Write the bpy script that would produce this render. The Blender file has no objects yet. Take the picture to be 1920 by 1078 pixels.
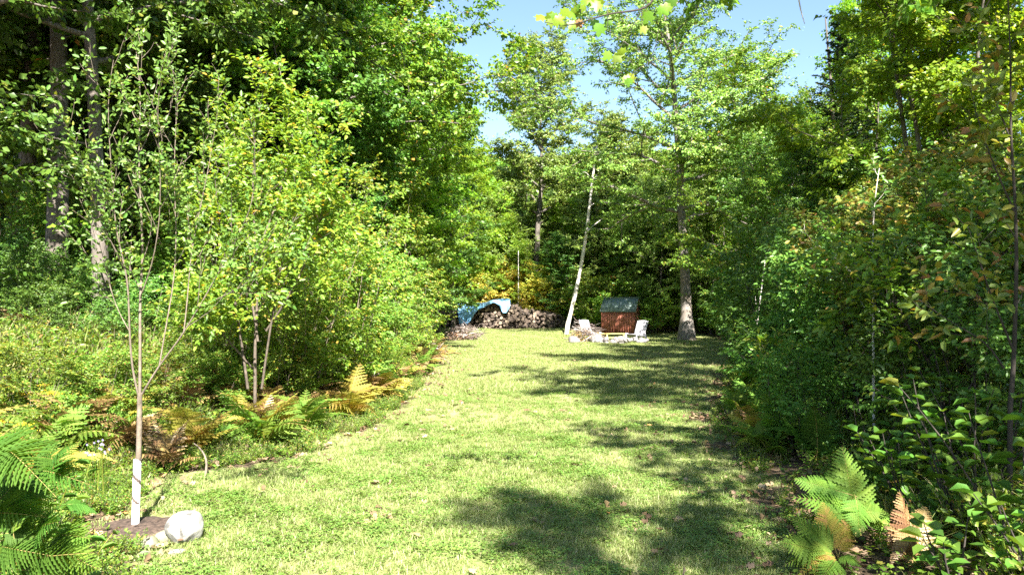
import bpy, math, random
import numpy as np
from mathutils import Vector, Matrix, Euler

S = bpy.context.scene
COL = S.collection
PI = math.pi
R = math.radians

# ------------------------------------------------------------------ camera, sky, sun, exposure
F = 1500.0                      # focal length in pixels of the 1920 px wide photograph
EYE = 1.65
cam_d = bpy.data.cameras.new('camera')
cam = bpy.data.objects.new('camera', cam_d)
COL.objects.link(cam)
cam_d.sensor_width = 36.0
cam_d.lens = 36.0 * F / 1920.0
cam_d.clip_start = 0.05
cam_d.clip_end = 3000
cam.location = (0, 0, EYE)
cam.rotation_euler = (R(90 + 1.26), 0, 0)
S.camera = cam

SUN_EL, SUN_AZ = 43.0, 14.0     # the sun stands behind the camera and a little to its right
sdir = Vector((math.sin(R(SUN_AZ)) * math.cos(R(SUN_EL)), -math.cos(R(SUN_AZ)) * math.cos(R(SUN_EL)), math.sin(R(SUN_EL))))
w = bpy.data.worlds.new('World')
S.world = w
w.use_nodes = True
nt = w.node_tree
bg = nt.nodes['Background']
sky = nt.nodes.new('ShaderNodeTexSky')
sky.sky_type = 'NISHITA'
sky.sun_disc = False
sky.sun_elevation = R(SUN_EL)
sky.sun_rotation = math.atan2(sdir.x, sdir.y)
sky.altitude = 300
sky.air_density = 1.1
sky.dust_density = 0.6
sky.ozone_density = 2.5
nt.links.new(sky.outputs[0], bg.inputs[0])
bg.inputs[1].default_value = 0.058
sun_d = bpy.data.lights.new('sun', 'SUN')
sun_d.energy = 5.0
sun_d.angle = R(0.53)
sun_d.color = (1.0, 0.955, 0.88)
sun = bpy.data.objects.new('sun', sun_d)
COL.objects.link(sun)
sun.rotation_euler = sdir.to_track_quat('Z', 'Y').to_euler()
sun.location = sdir * 50
S.view_settings.view_transform = 'Standard'
S.view_settings.look = 'None'
S.view_settings.gamma = 1
S.view_settings.use_curve_mapping = False
S.view_settings.exposure = 2.3
S.render.engine = 'CYCLES'
S.cycles.max_bounces = 7
S.cycles.diffuse_bounces = 2
S.cycles.glossy_bounces = 2
S.cycles.transmission_bounces = 4
S.cycles.use_denoising = False

# ------------------------------------------------------------------ helpers
def wp(px, py, Y):
    """the point at depth Y behind pixel (px, py) of the 1920 px photograph"""
    return np.array([(px - 960) / F * Y, Y, EYE + (572 - py) / F * Y])

def sm(t):
    t = np.clip(t, 0, 1)
    return t * t * (3 - 2 * t)

_EL = np.array([[-30, -4], [0, -2.0], [4, -2.1], [5, -2.3], [6, -3.15], [7.5, -3.35], [8.3, -2.75], [9.2, -2.3], [10.9, -2.0], [14.7, -1.9], [21, -2.1], [28, -2.6], [36, -3.8], [42, -6], [47, -6.5], [60, -5], [200, -5]])
_ER = np.array([[-30, 4], [0, 1.6], [4.9, 1.75], [6.9, 2.35], [8.3, 2.45], [11.3, 2.85], [14.7, 3.9], [19.3, 5.2], [28, 7.8], [33.9, 9.7], [38, 10.5], [42, 9.5], [45, 5.5], [48, 3.2], [60, 3], [200, 3]])
def edgeL(y): return np.interp(y, _EL[:, 0], _EL[:, 1])
def edgeR(y): return np.interp(y, _ER[:, 0], _ER[:, 1])

def gh(x, y):
    """height of the ground"""
    x = np.asarray(x, float); y = np.asarray(y, float)
    z = 0.03 * np.sin(x * 0.9 + 1.3) * np.cos(y * 0.5) + 0.02 * np.sin(x * 2.1 + y * 1.7)
    z = z * np.clip((y - 3) / 6, 0, 1)
    z = z + 0.36 * sm((y - 37) / 9)
    dL = edgeL(y) - x
    fy = sm((y - 3.5) / 5.5) * (1 - 0.65 * sm((y - 20) / 18))
    z = z + 1.3 * sm(dL / 6.5) * fy * (1 + 0.08 * np.sin(x * 1.7 + y))
    dR = x - edgeR(y)
    z = z + 0.45 * sm(dR / 6.0) * sm((y - 2) / 6) * (1 - sm((y - 24) / 12))
    far = sm((y - 170) / 330)
    z = z + far * (64 + 12 * np.sin(x * 0.006 + 0.6) + 7 * np.sin(x * 0.017 + 2) + 4 * np.sin(x * 0.041 + y * 0.01))
    return z

def lawn_mask(x, y):
    n = 0.16 * np.sin(y * 2.3 + x) + 0.1 * np.sin(y * 5.1 + 1) + 0.08 * np.sin(y * 9.7 + x * 4)
    a = sm((x - edgeL(y) + 0.15 + n) / 0.5) * sm((edgeR(y) - x + 0.1 + n) / 0.5)
    return a * (1 - sm((y - 43.6 - 0.25 * np.abs(x)) / 1.2))

class Geo:
    """collects points and faces, builds ONE mesh"""
    def __init__(self):
        self.v = []; self.n = 0; self.f = {}
    def add(self, V, *Fs, m=0):
        V = np.asarray(V, np.float32).reshape(-1, 3)
        for Fa in Fs:
            Fa = np.asarray(Fa, np.int64)
            if len(Fa): self.f.setdefault((Fa.shape[1], m), []).append(Fa + self.n)
        self.v.append(V); self.n += len(V)
    def mesh(self, name, mats, smooth=False):
        if not isinstance(mats, (list, tuple)): mats = [mats]
        V = np.concatenate(self.v) if self.v else np.zeros((0, 3), np.float32)
        starts, idx, mi, c = [], [], [], 0
        for (k, m), L in self.f.items():
            A = np.concatenate(L)
            starts.append(c + np.arange(len(A)) * k); c += A.size
            idx.append(A.ravel()); mi.append(np.full(len(A), m, np.int32))
        me = bpy.data.meshes.new(name)
        me.vertices.add(len(V)); me.vertices.foreach_set('co', V.ravel())
        if idx:
            I = np.concatenate(idx).astype(np.int32); ST = np.concatenate(starts).astype(np.int32)
            me.loops.add(len(I)); me.loops.foreach_set('vertex_index', I)
            me.polygons.add(len(ST)); me.polygons.foreach_set('loop_start', ST)
            me.polygons.foreach_set('material_index', np.concatenate(mi))
            if smooth: me.polygons.foreach_set('use_smooth', np.ones(len(ST), bool))
        for mt in mats: me.materials.append(mt)
        me.update(calc_edges=True)
        return me
    def obj(self, name, mats, parent=None, smooth=False, loc=None, rot=None):
        return link(name, self.mesh(name, mats, smooth), parent, loc, rot)

def link(name, me, parent=None, loc=None, rot=None):
    o = bpy.data.objects.new(name, me)
    COL.objects.link(o)
    if parent is not None: o.parent = parent
    if loc is not None: o.location = loc
    if rot is not None: o.rotation_euler = rot
    return o

REG = []
def tag(o, label, cat, group=None, order=None):
    o['label'] = label; o['category'] = cat
    if group: o['group'] = group
    REG.append(o)
    return o
def thing(name, label, cat, loc=(0, 0, 0), rz=0, group=None):
    return tag(link(name, None, None, loc, (0, 0, rz)), label, cat, group)
def copy_thing(src, loc, rz=0, sc=1.0, label=None, group=None, tilt=(0, 0)):
    r = src.copy(); COL.objects.link(r)
    r.location = loc; r.rotation_euler = (tilt[0], tilt[1], rz)
    r.scale = (sc, sc, sc) if not hasattr(sc, '__len__') else sc
    if label: r['label'] = label
    if group: r['group'] = group
    REG.append(r)
    for ch in list(src.children):
        c = ch.copy(); COL.objects.link(c); c.parent = r
        for g in ch.children:
            d = g.copy(); COL.objects.link(d); d.parent = c
    return r
def struct(o):
    o['kind'] = 'structure'; return o
def stuff(o):
    o['kind'] = 'stuff'; return o

def nrm(a):
    return a / np.maximum(np.linalg.norm(a, axis=-1, keepdims=True), 1e-9)

def tube(g, pts, r0, r1, n=6, m=0, radii=None, cap=False, flare=0):
    pts = np.asarray(pts, float); k = len(pts)
    t = np.linspace(0, 1, k)
    rad = r0 + (r1 - r0) * t if radii is None else np.asarray(radii, float)
    T = np.gradient(pts, axis=0); T = nrm(T)
    ref = np.array([1.0, 0.13, 0.07]) if abs(T[0][2]) > 0.6 else np.array([0.05, 0.1, 1.0])
    A = nrm(np.cross(T, ref)); B = np.cross(T, A)
    a = np.arange(n) / n * 2 * PI
    V = pts[:, None, :] + rad[:, None, None] * (np.cos(a)[None, :, None] * A[:, None, :] + np.sin(a)[None, :, None] * B[:, None, :])
    i = np.arange(k - 1)[:, None] * n; j = np.arange(n)[None, :]; j2 = (j + 1) % n
    Q = np.stack([i + j, i + j2, i + n + j2, i + n + j], -1).reshape(-1, 4)
    g.add(V.reshape(-1, 3), Q, m=m)
    if cap:
        g.add(V[-1], np.arange(n)[None, :], m=m)
        g.add(V[0], np.arange(n)[None, ::-1], m=m)

def prisms(g, P0, P1, r0, r1, m=0):
    """thin three-sided twigs, all at once"""
    P0 = np.asarray(P0, float); P1 = np.asarray(P1, float)
    if len(P0) == 0: return
    T = nrm(P1 - P0); ref = np.where(np.abs(T[:, 2:3]) > 0.8, np.array([[1.0, 0, 0]]), np.array([[0, 0, 1.0]]))
    A = nrm(np.cross(T, ref)); B = np.cross(T, A)
    a = np.arange(3) / 3 * 2 * PI
    o = np.cos(a)[None, :, None] * A[:, None, :] + np.sin(a)[None, :, None] * B[:, None, :]
    r0 = np.broadcast_to(r0, (len(P0),))[:, None, None]; r1 = np.broadcast_to(r1, (len(P0),))[:, None, None]
    V = np.concatenate([P0[:, None, :] + o * r0, P1[:, None, :] + o * r1], 1)
    b = (np.arange(len(P0)) * 6)[:, None, None]
    q = np.array([[0, 1, 4, 3], [1, 2, 5, 4], [2, 0, 3, 5]])[None]
    g.add(V.reshape(-1, 3), (b + q).reshape(-1, 4), m=m)

DIA = (np.array([[0, 0, 0], [.42, .5, .10], [1, 0, -.06], [.42, -.5, .10]]), [np.array([[0, 1, 2], [0, 2, 3]])])
LEAF6 = (np.array([[0, 0, 0], [.26, .40, .10], [.66, .36, .07], [1, 0, -.13], [.66, -.36, .07], [.26, -.40, .10]]), [np.array([[0, 3, 2, 1], [0, 5, 4, 3]])])
_mp = [(0, 0), (-.06, .26), (.16, .30), (.14, .60), (.42, .44), (.66, .62), (.60, .22), (.80, .20), (1, 0)]
_mo = _mp + [(a, -b) for a, b in _mp[-2:0:-1]]
MAPLE = (np.array([[.36, 0, 0.0]] + [[a, b, -.16 * abs(b) - .10 * a * a] for a, b in _mo]), [np.array([[0, i + 1, (i + 1) % len(_mo) + 1] for i in range(len(_mo))])])
_m5 = [(0, 0), (.05, .40), (.40, .30), (.62, .50), (1, 0), (.62, -.50), (.40, -.30), (.05, -.40)]
MAPLE5 = (np.array([[a, b, -.12 * abs(b)] for a, b in _m5]), [np.array([[0, 1, 2], [0, 2, 3], [0, 3, 4], [0, 4, 5], [0, 5, 6], [0, 6, 7]])])

def frame(D, N):
    D = nrm(D); N = N - (N * D).sum(-1, keepdims=True) * D; N = nrm(N)
    return D, np.cross(N, D), N

def leaves(g, P, D, N, size, tmpl, wid=0.62, m=0, curl=None):
    if len(P) == 0: return
    D, B, N = frame(D, N)
    t, Fs = tmpl
    s = np.broadcast_to(size, (len(P),))[:, None, None]
    c = 1.0 if curl is None else curl[:, None, None]
    V = P[:, None, :] + s * (t[None, :, 0:1] * D[:, None, :] + wid * t[None, :, 1:2] * B[:, None, :] + c * t[None, :, 2:3] * N[:, None, :])
    b = (np.arange(len(P)) * len(t))[:, None, None]
    g.add(V.reshape(-1, 3), *[(b + f[None]).reshape(-1, f.shape[1]) for f in Fs], m=m)

def spray(rng, O, D, L, nper, up=0.8, wild=0.35, alpha=0.95, droop=0.08, jit=0.02):
    """leaf stations alternating along every twig: returns P, Dleaf, N"""
    T = len(O)
    t = np.linspace(0.12, 1.0, nper)[None, :] + rng.normal(0, .04, (T, nper))
    P = O[:, None, :] + D[:, None, :] * (L[:, None] * t)[..., None]
    P[..., 2] -= droop * (L[:, None] * t ** 2)
    side = nrm(np.cross(D, np.array([0, 0, 1.0])) + 1e-6)
    sg = np.where(np.arange(nper) % 2 == 0, 1.0, -1.0)
    al = alpha * (1 - 0.75 * np.clip(t, 0, 1) ** 3)
    DL = D[:, None, :] * np.cos(al)[..., None] + side[:, None, :] * (np.sin(al) * sg[None, :])[..., None]
    DL = DL + rng.normal(0, wild * .6, DL.shape); DL[..., 2] -= 0.22
    N = rng.normal(0, wild, DL.shape); N[..., 2] += up
    P = P + rng.normal(0, jit, P.shape)
    return P.reshape(-1, 3), DL.reshape(-1, 3), N.reshape(-1, 3)

def wobble(rng, p0, d, L, k, bend, lift=0.0, sag=0.0):
    """a polyline that wanders"""
    d = np.array(d, float); d /= np.linalg.norm(d)
    pts = [np.array(p0, float)]
    for i in range(k):
        d = d + rng.normal(0, bend, 3) + np.array([0, 0, lift - sag * i / k])
        d /= np.linalg.norm(d)
        pts.append(pts[-1] + d * L / k)
    return np.array(pts)

def at_t(pts, t):
    f = t * (len(pts) - 1); i = min(int(f), len(pts) - 2); u = f - i
    return pts[i] * (1 - u) + pts[i + 1] * u, nrm(pts[i + 1] - pts[i])

def side_branches(rng, pts, n, L, r, t0=0.25, ang=0.9, flat=0.5, lift=0.03, k=4, taper=0.5, bend=.09):
    out = []
    az = rng.uniform(0, 2 * PI)
    for i in range(n):
        t = t0 + (1 - t0) * (i + rng.uniform(.1, .9)) / n
        p, d = at_t(pts, min(t, .999))
        az += 2.4
        a = nrm(np.cross(d, [0.1, 0.2, 1.0] if abs(d[2]) < .8 else [1.0, 0.2, 0.1])); b = np.cross(d, a)
        o = math.cos(az) * a + math.sin(az) * b
        o[2] *= (1 - flat) if abs(d[2]) < .8 else 1
        o = nrm(o)
        dd = d * math.cos(ang) + o * math.sin(ang)
        l = L * (1 - taper * t) * rng.uniform(.65, 1.2)
        out.append((wobble(rng, p, dd, l, k, bend, lift), r * (1 - .5 * t), r * .25))
    return out

def anchors(rng, branches, n, t0=0.15):
    """n twig origins spread over the branches by length"""
    Ls = np.array([np.linalg.norm(b[0][-1] - b[0][0]) for b in branches])
    w_ = Ls / Ls.sum()
    which = rng.choice(len(branches), n, p=w_)
    t = t0 + (1 - t0) * rng.uniform(0, 1, n) ** 0.8
    O = np.zeros((n, 3)); D = np.zeros((n, 3))
    for bi in np.unique(which):
        pts = branches[bi][0]; sel = which == bi
        f = t[sel] * (len(pts) - 1.001); i = f.astype(int); u = (f - i)[:, None]
        O[sel] = pts[i] * (1 - u) + pts[i + 1] * u
        D[sel] = nrm(pts[i + 1] - pts[i])
    return O, D

# ------------------------------------------------------------------ materials
def new_mat(name):
    m = bpy.data.materials.new(name); m.use_nodes = True
    return m, m.node_tree, m.node_tree.nodes['Principled BSDF'], m.node_tree.nodes['Material Output']
def ramp(nt, stops, inp, interp='LINEAR'):
    r = nt.nodes.new('ShaderNodeValToRGB'); cr = r.color_ramp; cr.interpolation = interp
    while len(cr.elements) > 1: cr.elements.remove(cr.elements[-1])
    cr.elements[0].position = stops[0][0]; cr.elements[0].color = (*stops[0][1], 1)
    for p, c in stops[1:]:
        e = cr.elements.new(p); e.color = (*c, 1)
    nt.links.new(inp, r.inputs[0])
    return r.outputs[0]
def noise(nt, scale, detail=3, coord='Object', rough=.55, dist=0, vec=None):
    n = nt.nodes.new('ShaderNodeTexNoise'); n.inputs['Scale'].default_value = scale
    n.inputs['Detail'].default_value = detail; n.inputs['Roughness'].default_value = rough; n.inputs['Distortion'].default_value = dist
    if vec is None:
        tc = nt.nodes.new('ShaderNodeTexCoord'); vec = tc.outputs[coord]
    nt.links.new(vec, n.inputs['Vector'])
    return n.outputs['Fac']
def math_(nt, op, a, b=0.0, clamp=False):
    n = nt.nodes.new('ShaderNodeMath'); n.operation = op; n.use_clamp = clamp
    for i, x in enumerate((a, b)):
        if isinstance(x, (int, float)): n.inputs[i].default_value = x
        else: nt.links.new(x, n.inputs[i])
    return n.outputs[0]
def mixc(nt, fac, a, b, mode='MIX'):
    n = nt.nodes.new('ShaderNodeMix'); n.data_type = 'RGBA'; n.blend_type = mode
    for i, x in ((0, fac), (6, a), (7, b)):
        if isinstance(x, (int, float)): n.inputs[i].default_value = x
        elif isinstance(x, tuple): n.inputs[i].default_value = (*x, 1)
        else: nt.links.new(x, n.inputs[i])
    return n.outputs[2]
def bump(nt, bsdf, h, strength=.4, dist=.02):
    b = nt.nodes.new('ShaderNodeBump'); b.inputs['Strength'].default_value = strength; b.inputs['Distance'].default_value = dist
    nt.links.new(h, b.inputs['Height']); nt.links.new(b.outputs[0], bsdf.inputs['Normal'])
def leaf_mat(name, stops=None, trans=0.42, rough=0.42, spec=0.45, clump=0.35, clump_col=(0.20, 0.22, 0.03), cs=0.6, tcol=None):
    """every leaf its own shade; patches of the plant turn a little"""
    m, nt, b, out = new_mat(name)
    geo = nt.nodes.new('ShaderNodeNewGeometry'); oi = nt.nodes.new('ShaderNodeObjectInfo')
    f = math_(nt, 'FRACT', math_(nt, 'ADD', geo.outputs['Random Per Island'], oi.outputs['Random']))
    c = ramp(nt, stops, f)
    big = noise(nt, cs, 2)
    cm = math_(nt, 'MULTIPLY', math_(nt, 'SUBTRACT', big, 0.48, True), clump * 8, True)
    c = mixc(nt, math_(nt, 'MULTIPLY', cm, clump), c, clump_col)
    hs = nt.nodes.new('ShaderNodeHueSaturation')
    nt.links.new(c, hs.inputs['Color'])
    nt.links.new(math_(nt, 'ADD', math_(nt, 'MULTIPLY', oi.outputs['Random'], 0.03), 0.485), hs.inputs['Hue'])
    nt.links.new(math_(nt, 'ADD', math_(nt, 'MULTIPLY', oi.outputs['Random'], 0.4), 0.8), hs.inputs['Value'])
    c = hs.outputs[0]
    nt.links.new(c, b.inputs['Base Color'])
    b.inputs['Roughness'].default_value = rough
    b.inputs['Specular IOR Level'].default_value = spec
    tr = nt.nodes.new('ShaderNodeBsdfTranslucent')
    tc = mixc(nt, 1.0, c, tcol or (1.5, 1.35, 0.5), 'MULTIPLY')
    nt.links.new(tc, tr.inputs[0])
    mx = nt.nodes.new('ShaderNodeMixShader'); mx.inputs[0].default_value = trans
    nt.links.new(b.outputs[0], mx.inputs[1]); nt.links.new(tr.outputs[0], mx.inputs[2])
    nt.links.new(mx.outputs[0], out.inputs[0])
    return m
def bark_mat(name, dark, light, scale=6, moss=None, rough=.9, streak=4.0, bstr=.6):
    m, nt, b, out = new_mat(name)
    tc = nt.nodes.new('ShaderNodeTexCoord'); mp = nt.nodes.new('ShaderNodeMapping')
    mp.inputs['Scale'].default_value = (streak, streak, 1)
    nt.links.new(tc.outputs['Object'], mp.inputs[0])
    f = noise(nt, scale, 6, vec=mp.outputs[0], rough=.65)
    c = ramp(nt, [(.32, dark), (.68, light)], f)
    f2 = noise(nt, 1.7, 4)
    c = mixc(nt, ramp(nt, [(.45, (0, 0, 0)), (.62, (1, 1, 1))], f2), c, moss or tuple(x * .6 for x in light))
    nt.links.new(c, b.inputs['Base Color']); b.inputs['Roughness'].default_value = rough
    bump(nt, b, f, bstr, .02)
    return m
def flat_mat(name, c1, c2, scale=5, rough=.6, bs=.2, spec=.4, detail=5, lo=.35, hi=.65):
    m, nt, b, out = new_mat(name)
    f = noise(nt, scale, detail)
    nt.links.new(ramp(nt, [(lo, c1), (hi, c2)], f), b.inputs['Base Color'])
    b.inputs['Roughness'].default_value = rough; b.inputs['Specular IOR Level'].default_value = spec
    bump(nt, b, f, bs, .01)
    return m

M = {}
M['maple'] = leaf_mat('maple_leaf', [(0, (.085, .19, .022)), (.4, (.14, .27, .03)), (.8, (.21, .34, .035)), (.96, (.24, .33, .04)), (.985, (.42, .30, .05)), (1, (.5, .2, .05))])
M['lime'] = leaf_mat('young_maple_leaf', [(0, (.13, .27, .02)), (.5, (.20, .37, .03)), (.93, (.29, .43, .04)), (1, (.48, .42, .06))], clump_col=(.24, .40, .035), trans=.5)
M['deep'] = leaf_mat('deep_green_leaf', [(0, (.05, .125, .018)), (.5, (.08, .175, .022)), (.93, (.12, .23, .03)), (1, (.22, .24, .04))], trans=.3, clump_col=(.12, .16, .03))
M['oak'] = leaf_mat('oak_leaf', [(0, (.11, .20, .03)), (.5, (.17, .27, .04)), (.9, (.24, .34, .06)), (1, (.34, .3, .07))], trans=.28, clump_col=(.15, .2, .05))
M['apple'] = leaf_mat('apple_leaf', [(0, (.08, .17, .03)), (.5, (.12, .24, .04)), (.9, (.17, .30, .055)), (1, (.3, .33, .06))], trans=.3, rough=.42, spec=.4, clump=.15)
M['shrub'] = leaf_mat('shrub_leaf', [(0, (.10, .19, .02)), (.5, (.16, .27, .03)), (.85, (.25, .34, .04)), (.95, (.40, .38, .05)), (1, (.5, .3, .06))], clump_col=(.33, .33, .04))
M['under'] = leaf_mat('weed_leaf', [(0, (.09, .18, .02)), (.5, (.15, .27, .035)), (.85, (.24, .34, .05)), (.97, (.38, .33, .07)), (1, (.4, .22, .08))], clump_col=(.28, .26, .06))
M['gold'] = leaf_mat('golden_leaf', [(0, (.28, .36, .05)), (.5, (.44, .45, .07)), (.85, (.62, .48, .08)), (1, (.65, .32, .07))], clump_col=(.22, .36, .04), clump=.9, cs=1.0)
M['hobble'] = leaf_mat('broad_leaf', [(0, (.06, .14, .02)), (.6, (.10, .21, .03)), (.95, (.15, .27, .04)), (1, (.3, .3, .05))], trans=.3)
M['turning'] = leaf_mat('turning_leaf', [(0, (.10, .15, .03)), (.4, (.17, .23, .04)), (.7, (.28, .28, .05)), (.9, (.34, .22, .06)), (1, (.28, .12, .05))], trans=.35)
M['needle'] = leaf_mat('spruce_needle', [(0, (.012, .035, .014)), (1, (.03, .065, .025))], trans=.05, clump=.1, rough=.5)
M['fern'] = leaf_mat('fern_green', rough=.62, spec=.2, stops= [(0, (.10, .21, .03)), (1, (.17, .30, .045))], clump=.4, cs=2.5, clump_col=(.34, .34, .05))
M['fernd'] = leaf_mat('fern_deep_shade', rough=.62, spec=.2, stops= [(0, (.06, .14, .02)), (1, (.10, .2, .03))], clump=.1)  # green darkened to carry the part shade of the corner fern
M['ferny'] = leaf_mat('fern_yellow', rough=.62, spec=.2, stops= [(0, (.30, .30, .05)), (.6, (.42, .36, .07)), (1, (.42, .25, .08))], clump=.4, cs=2.0, clump_col=(.18, .27, .04))
M['fernb'] = leaf_mat('fern_rust', [(0, (.15, .085, .04)), (.6, (.26, .15, .065)), (1, (.36, .25, .10))], trans=.15, clump=.3, cs=2.0, clump_col=(.3, .26, .07), tcol=(1.2, 1, .7))
M['grass'] = leaf_mat('lawn_grass', [(0, (.15, .22, .045)), (.4, (.20, .27, .065)), (.7, (.27, .32, .11)), (.9, (.36, .36, .17)), (1, (.42, .38, .22))], trans=.25, clump=.5, clump_col=(.31, .30, .13), cs=.8, rough=.5)
M['clover'] = leaf_mat('clover', [(0, (.10, .19, .035)), (.7, (.16, .27, .05)), (1, (.26, .32, .08))], trans=.3, clump=.3, cs=1.0)
M['tall'] = leaf_mat('tall_grass', [(0, (.20, .25, .07)), (.5, (.38, .37, .14)), (1, (.52, .44, .24))], trans=.25, clump=.3, clump_col=(.22, .3, .06), cs=1.0)
M['litter'] = leaf_mat('dead_leaf', rough=.85, spec=.1, stops= [(0, (.12, .075, .045)), (.5, (.24, .16, .095)), (.9, (.40, .29, .19)), (1, (.55, .3, .1))], trans=.08, clump=0, tcol=(1, 1, 1))
M['flower_y'] = leaf_mat('goldenrod_flower', [(0, (.70, .50, .02)), (1, (.85, .66, .05))], trans=.2, clump=0, tcol=(1, 1, 1))
M['flower_w'] = leaf_mat('aster_flower', [(0, (.26, .22, .36)), (1, (.38, .34, .46))], trans=.2, clump=0, tcol=(1, 1, 1))
M['bark'] = bark_mat('grey_bark', (.045, .037, .03), (.24, .205, .175), 7, moss=(.12, .10, .08))
M['barkd'] = bark_mat('dark_bark', (.05, .042, .035), (.17, .145, .12), 7, moss=(.11, .10, .07))
M['barkl'] = bark_mat('pale_trunk_bark', (.08, .068, .058), (.30, .27, .24), 6, moss=(.16, .13, .10))
M['stem'] = bark_mat('thin_stem_bark', (.09, .07, .05), (.24, .19, .14), 14, streak=1)
M['stemb'] = bark_mat('brown_stem_bark', (.05, .038, .028), (.16, .125, .095), 14, streak=1)
M['stemd'] = bark_mat('dark_stem_bark', (.03, .025, .02), (.07, .055, .045), 14, streak=1)
M['birch'] = bark_mat('bleached_wood', (.42, .36, .30), (.80, .76, .70), 5, moss=(.66, .58, .50), streak=5)
M['fernstem'] = flat_mat('fern_stem', (.25, .2, .06), (.4, .3, .1), 8)

# ------------------------------------------------------------------ the ground: one sheet to the horizon
def build_ground():
    def axis(lo, hi, step, far, n):
        core = np.arange(lo, hi + 1e-6, step)
        e = np.geomspace(step, far, n)
        return np.concatenate([lo - np.cumsum(e)[::-1], core, hi + np.cumsum(e)])
    xs = axis(-11, 12, .22, 60, 34); ys = axis(0, 48, .26, 55, 34)
    X, Y = np.meshgrid(xs, ys)
    Z = gh(X, Y)
    ny, nx = X.shape
    g = Geo()
    i = np.arange(ny - 1)[:, None] * nx; j = np.arange(nx - 1)[None, :]
    Q = np.stack([i + j, i + j + 1, i + nx + j + 1, i + nx + j], -1).reshape(-1, 4)
    g.add(np.stack([X, Y, Z], -1).reshape(-1, 3), Q)
    m, nt, b, out = new_mat('ground_soil_and_turf')
    at = nt.nodes.new('ShaderNodeAttribute'); at.attribute_name = 'turf'
    a2 = nt.nodes.new('ShaderNodeAttribute'); a2.attribute_name = 'farwood'
    n1 = noise(nt, .55, 4); n2 = noise(nt, 26, 3); n3 = noise(nt, 5.5, 4)
    lawn = ramp(nt, [(.25, (.11, .15, .04)), (.5, (.19, .23, .07)), (.75, (.30, .30, .13))], n2)
    dry = ramp(nt, [(.3, (.23, .21, .10)), (.7, (.37, .32, .19))], n2)
    lawn = mixc(nt, ramp(nt, [(.42, (0, 0, 0)), (.68, (.8, .8, .8))], n1), lawn, dry)
    soil = ramp(nt, [(.3, (.035, .026, .018)), (.55, (.09, .065, .042)), (.75, (.17, .125, .08))], n3)
    soil = mixc(nt, ramp(nt, [(.5, (0, 0, 0)), (.7, (.6, .6, .6))], n2), soil, (.26, .19, .12))
    edge = math_(nt, 'ADD', at.outputs['Fac'], math_(nt, 'MULTIPLY', math_(nt, 'SUBTRACT', n3, .5), .9))
    c = mixc(nt, ramp(nt, [(.35, (0, 0, 0)), (.6, (1, 1, 1))], edge), soil, lawn)
    wood = ramp(nt, [(.3, (.03, .06, .015)), (.7, (.10, .16, .04))], noise(nt, .12, 6))
    c = mixc(nt, a2.outputs['Fac'], c, wood)
    nt.links.new(c, b.inputs['Base Color']); b.inputs['Roughness'].default_value = .95; b.inputs['Specular IOR Level'].default_value = .1
    bump(nt, b, n2, .6, .03)
    o = struct(g.obj('ground', m, smooth=True))
    lm = lawn_mask(X, Y).ravel().astype(np.float32)
    a = o.data.attributes.new('turf', 'FLOAT', 'POINT'); a.data.foreach_set('value', lm)
    a = o.data.attributes.new('farwood', 'FLOAT', 'POINT'); a.data.foreach_set('value', sm((Y.ravel() - 75) / 30).astype(np.float32))
build_ground()

# ------------------------------------------------------------------ scattering of what nobody could count
def scatter(name, P, protos, rng, smin, smax, tilt=.12, label=None, idx=None, scl=None):
    """one object of kind stuff: points that carry small clumps"""
    n = len(P)
    cl = bpy.data.collections.new(name + '_clumps')
    for i, me in enumerate(protos):
        o = bpy.data.objects.new('%s_clump_%02d' % (name, i), me); cl.objects.link(o)
    me = bpy.data.meshes.new(name); me.vertices.add(n); me.vertices.foreach_set('co', np.asarray(P, np.float32).ravel())
    rot = np.stack([rng.normal(0, tilt, n), rng.normal(0, tilt, n), rng.uniform(0, 2 * PI, n)], -1).astype(np.float32)
    me.attributes.new('rot', 'FLOAT_VECTOR', 'POINT').data.foreach_set('vector', rot.ravel())
    sc = rng.uniform(smin, smax, n).astype(np.float32) if scl is None else np.asarray(scl, np.float32)
    me.attributes.new('scl', 'FLOAT', 'POINT').data.foreach_set('value', sc)
    ix = rng.integers(0, len(protos), n).astype(np.int32) if idx is None else np.asarray(idx, np.int32)
    me.attributes.new('pick', 'INT', 'POINT').data.foreach_set('value', ix)
    o = link(name, me)
    ng = bpy.data.node_groups.new(name + '_nodes', 'GeometryNodeTree')
    ng.interface.new_socket('Geometry', in_out='INPUT', socket_type='NodeSocketGeometry')
    ng.interface.new_socket('Geometry', in_out='OUTPUT', socket_type='NodeSocketGeometry')
    N = ng.nodes; Lk = ng.links
    gi = N.new('NodeGroupInput'); go = N.new('NodeGroupOutput')
    iop = N.new('GeometryNodeInstanceOnPoints'); ci = N.new('GeometryNodeCollectionInfo')
    ci.inputs['Collection'].default_value = cl; ci.inputs['Separate Children'].default_value = True; ci.inputs['Reset Children'].default_value = True
    def attr(nm, ty):
        a = N.new('GeometryNodeInputNamedAttribute'); a.data_type = ty; a.inputs['Name'].default_value = nm
        return a.outputs['Attribute']
    Lk.new(gi.outputs[0], iop.inputs['Points']); Lk.new(ci.outputs[0], iop.inputs['Instance'])
    iop.inputs['Pick Instance'].default_value = True
    Lk.new(attr('pick', 'INT'), iop.inputs['Instance Index'])
    e = N.new('FunctionNodeEulerToRotation'); Lk.new(attr('rot', 'FLOAT_VECTOR'), e.inputs[0]); Lk.new(e.outputs[0], iop.inputs['Rotation'])
    Lk.new(attr('scl', 'FLOAT'), iop.inputs['Scale'])
    Lk.new(iop.outputs[0], go.inputs[0])
    md = o.modifiers.new('scatter', 'NODES'); md.node_group = ng
    stuff(o)
    if label: o['label'] = label
    return o

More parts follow.
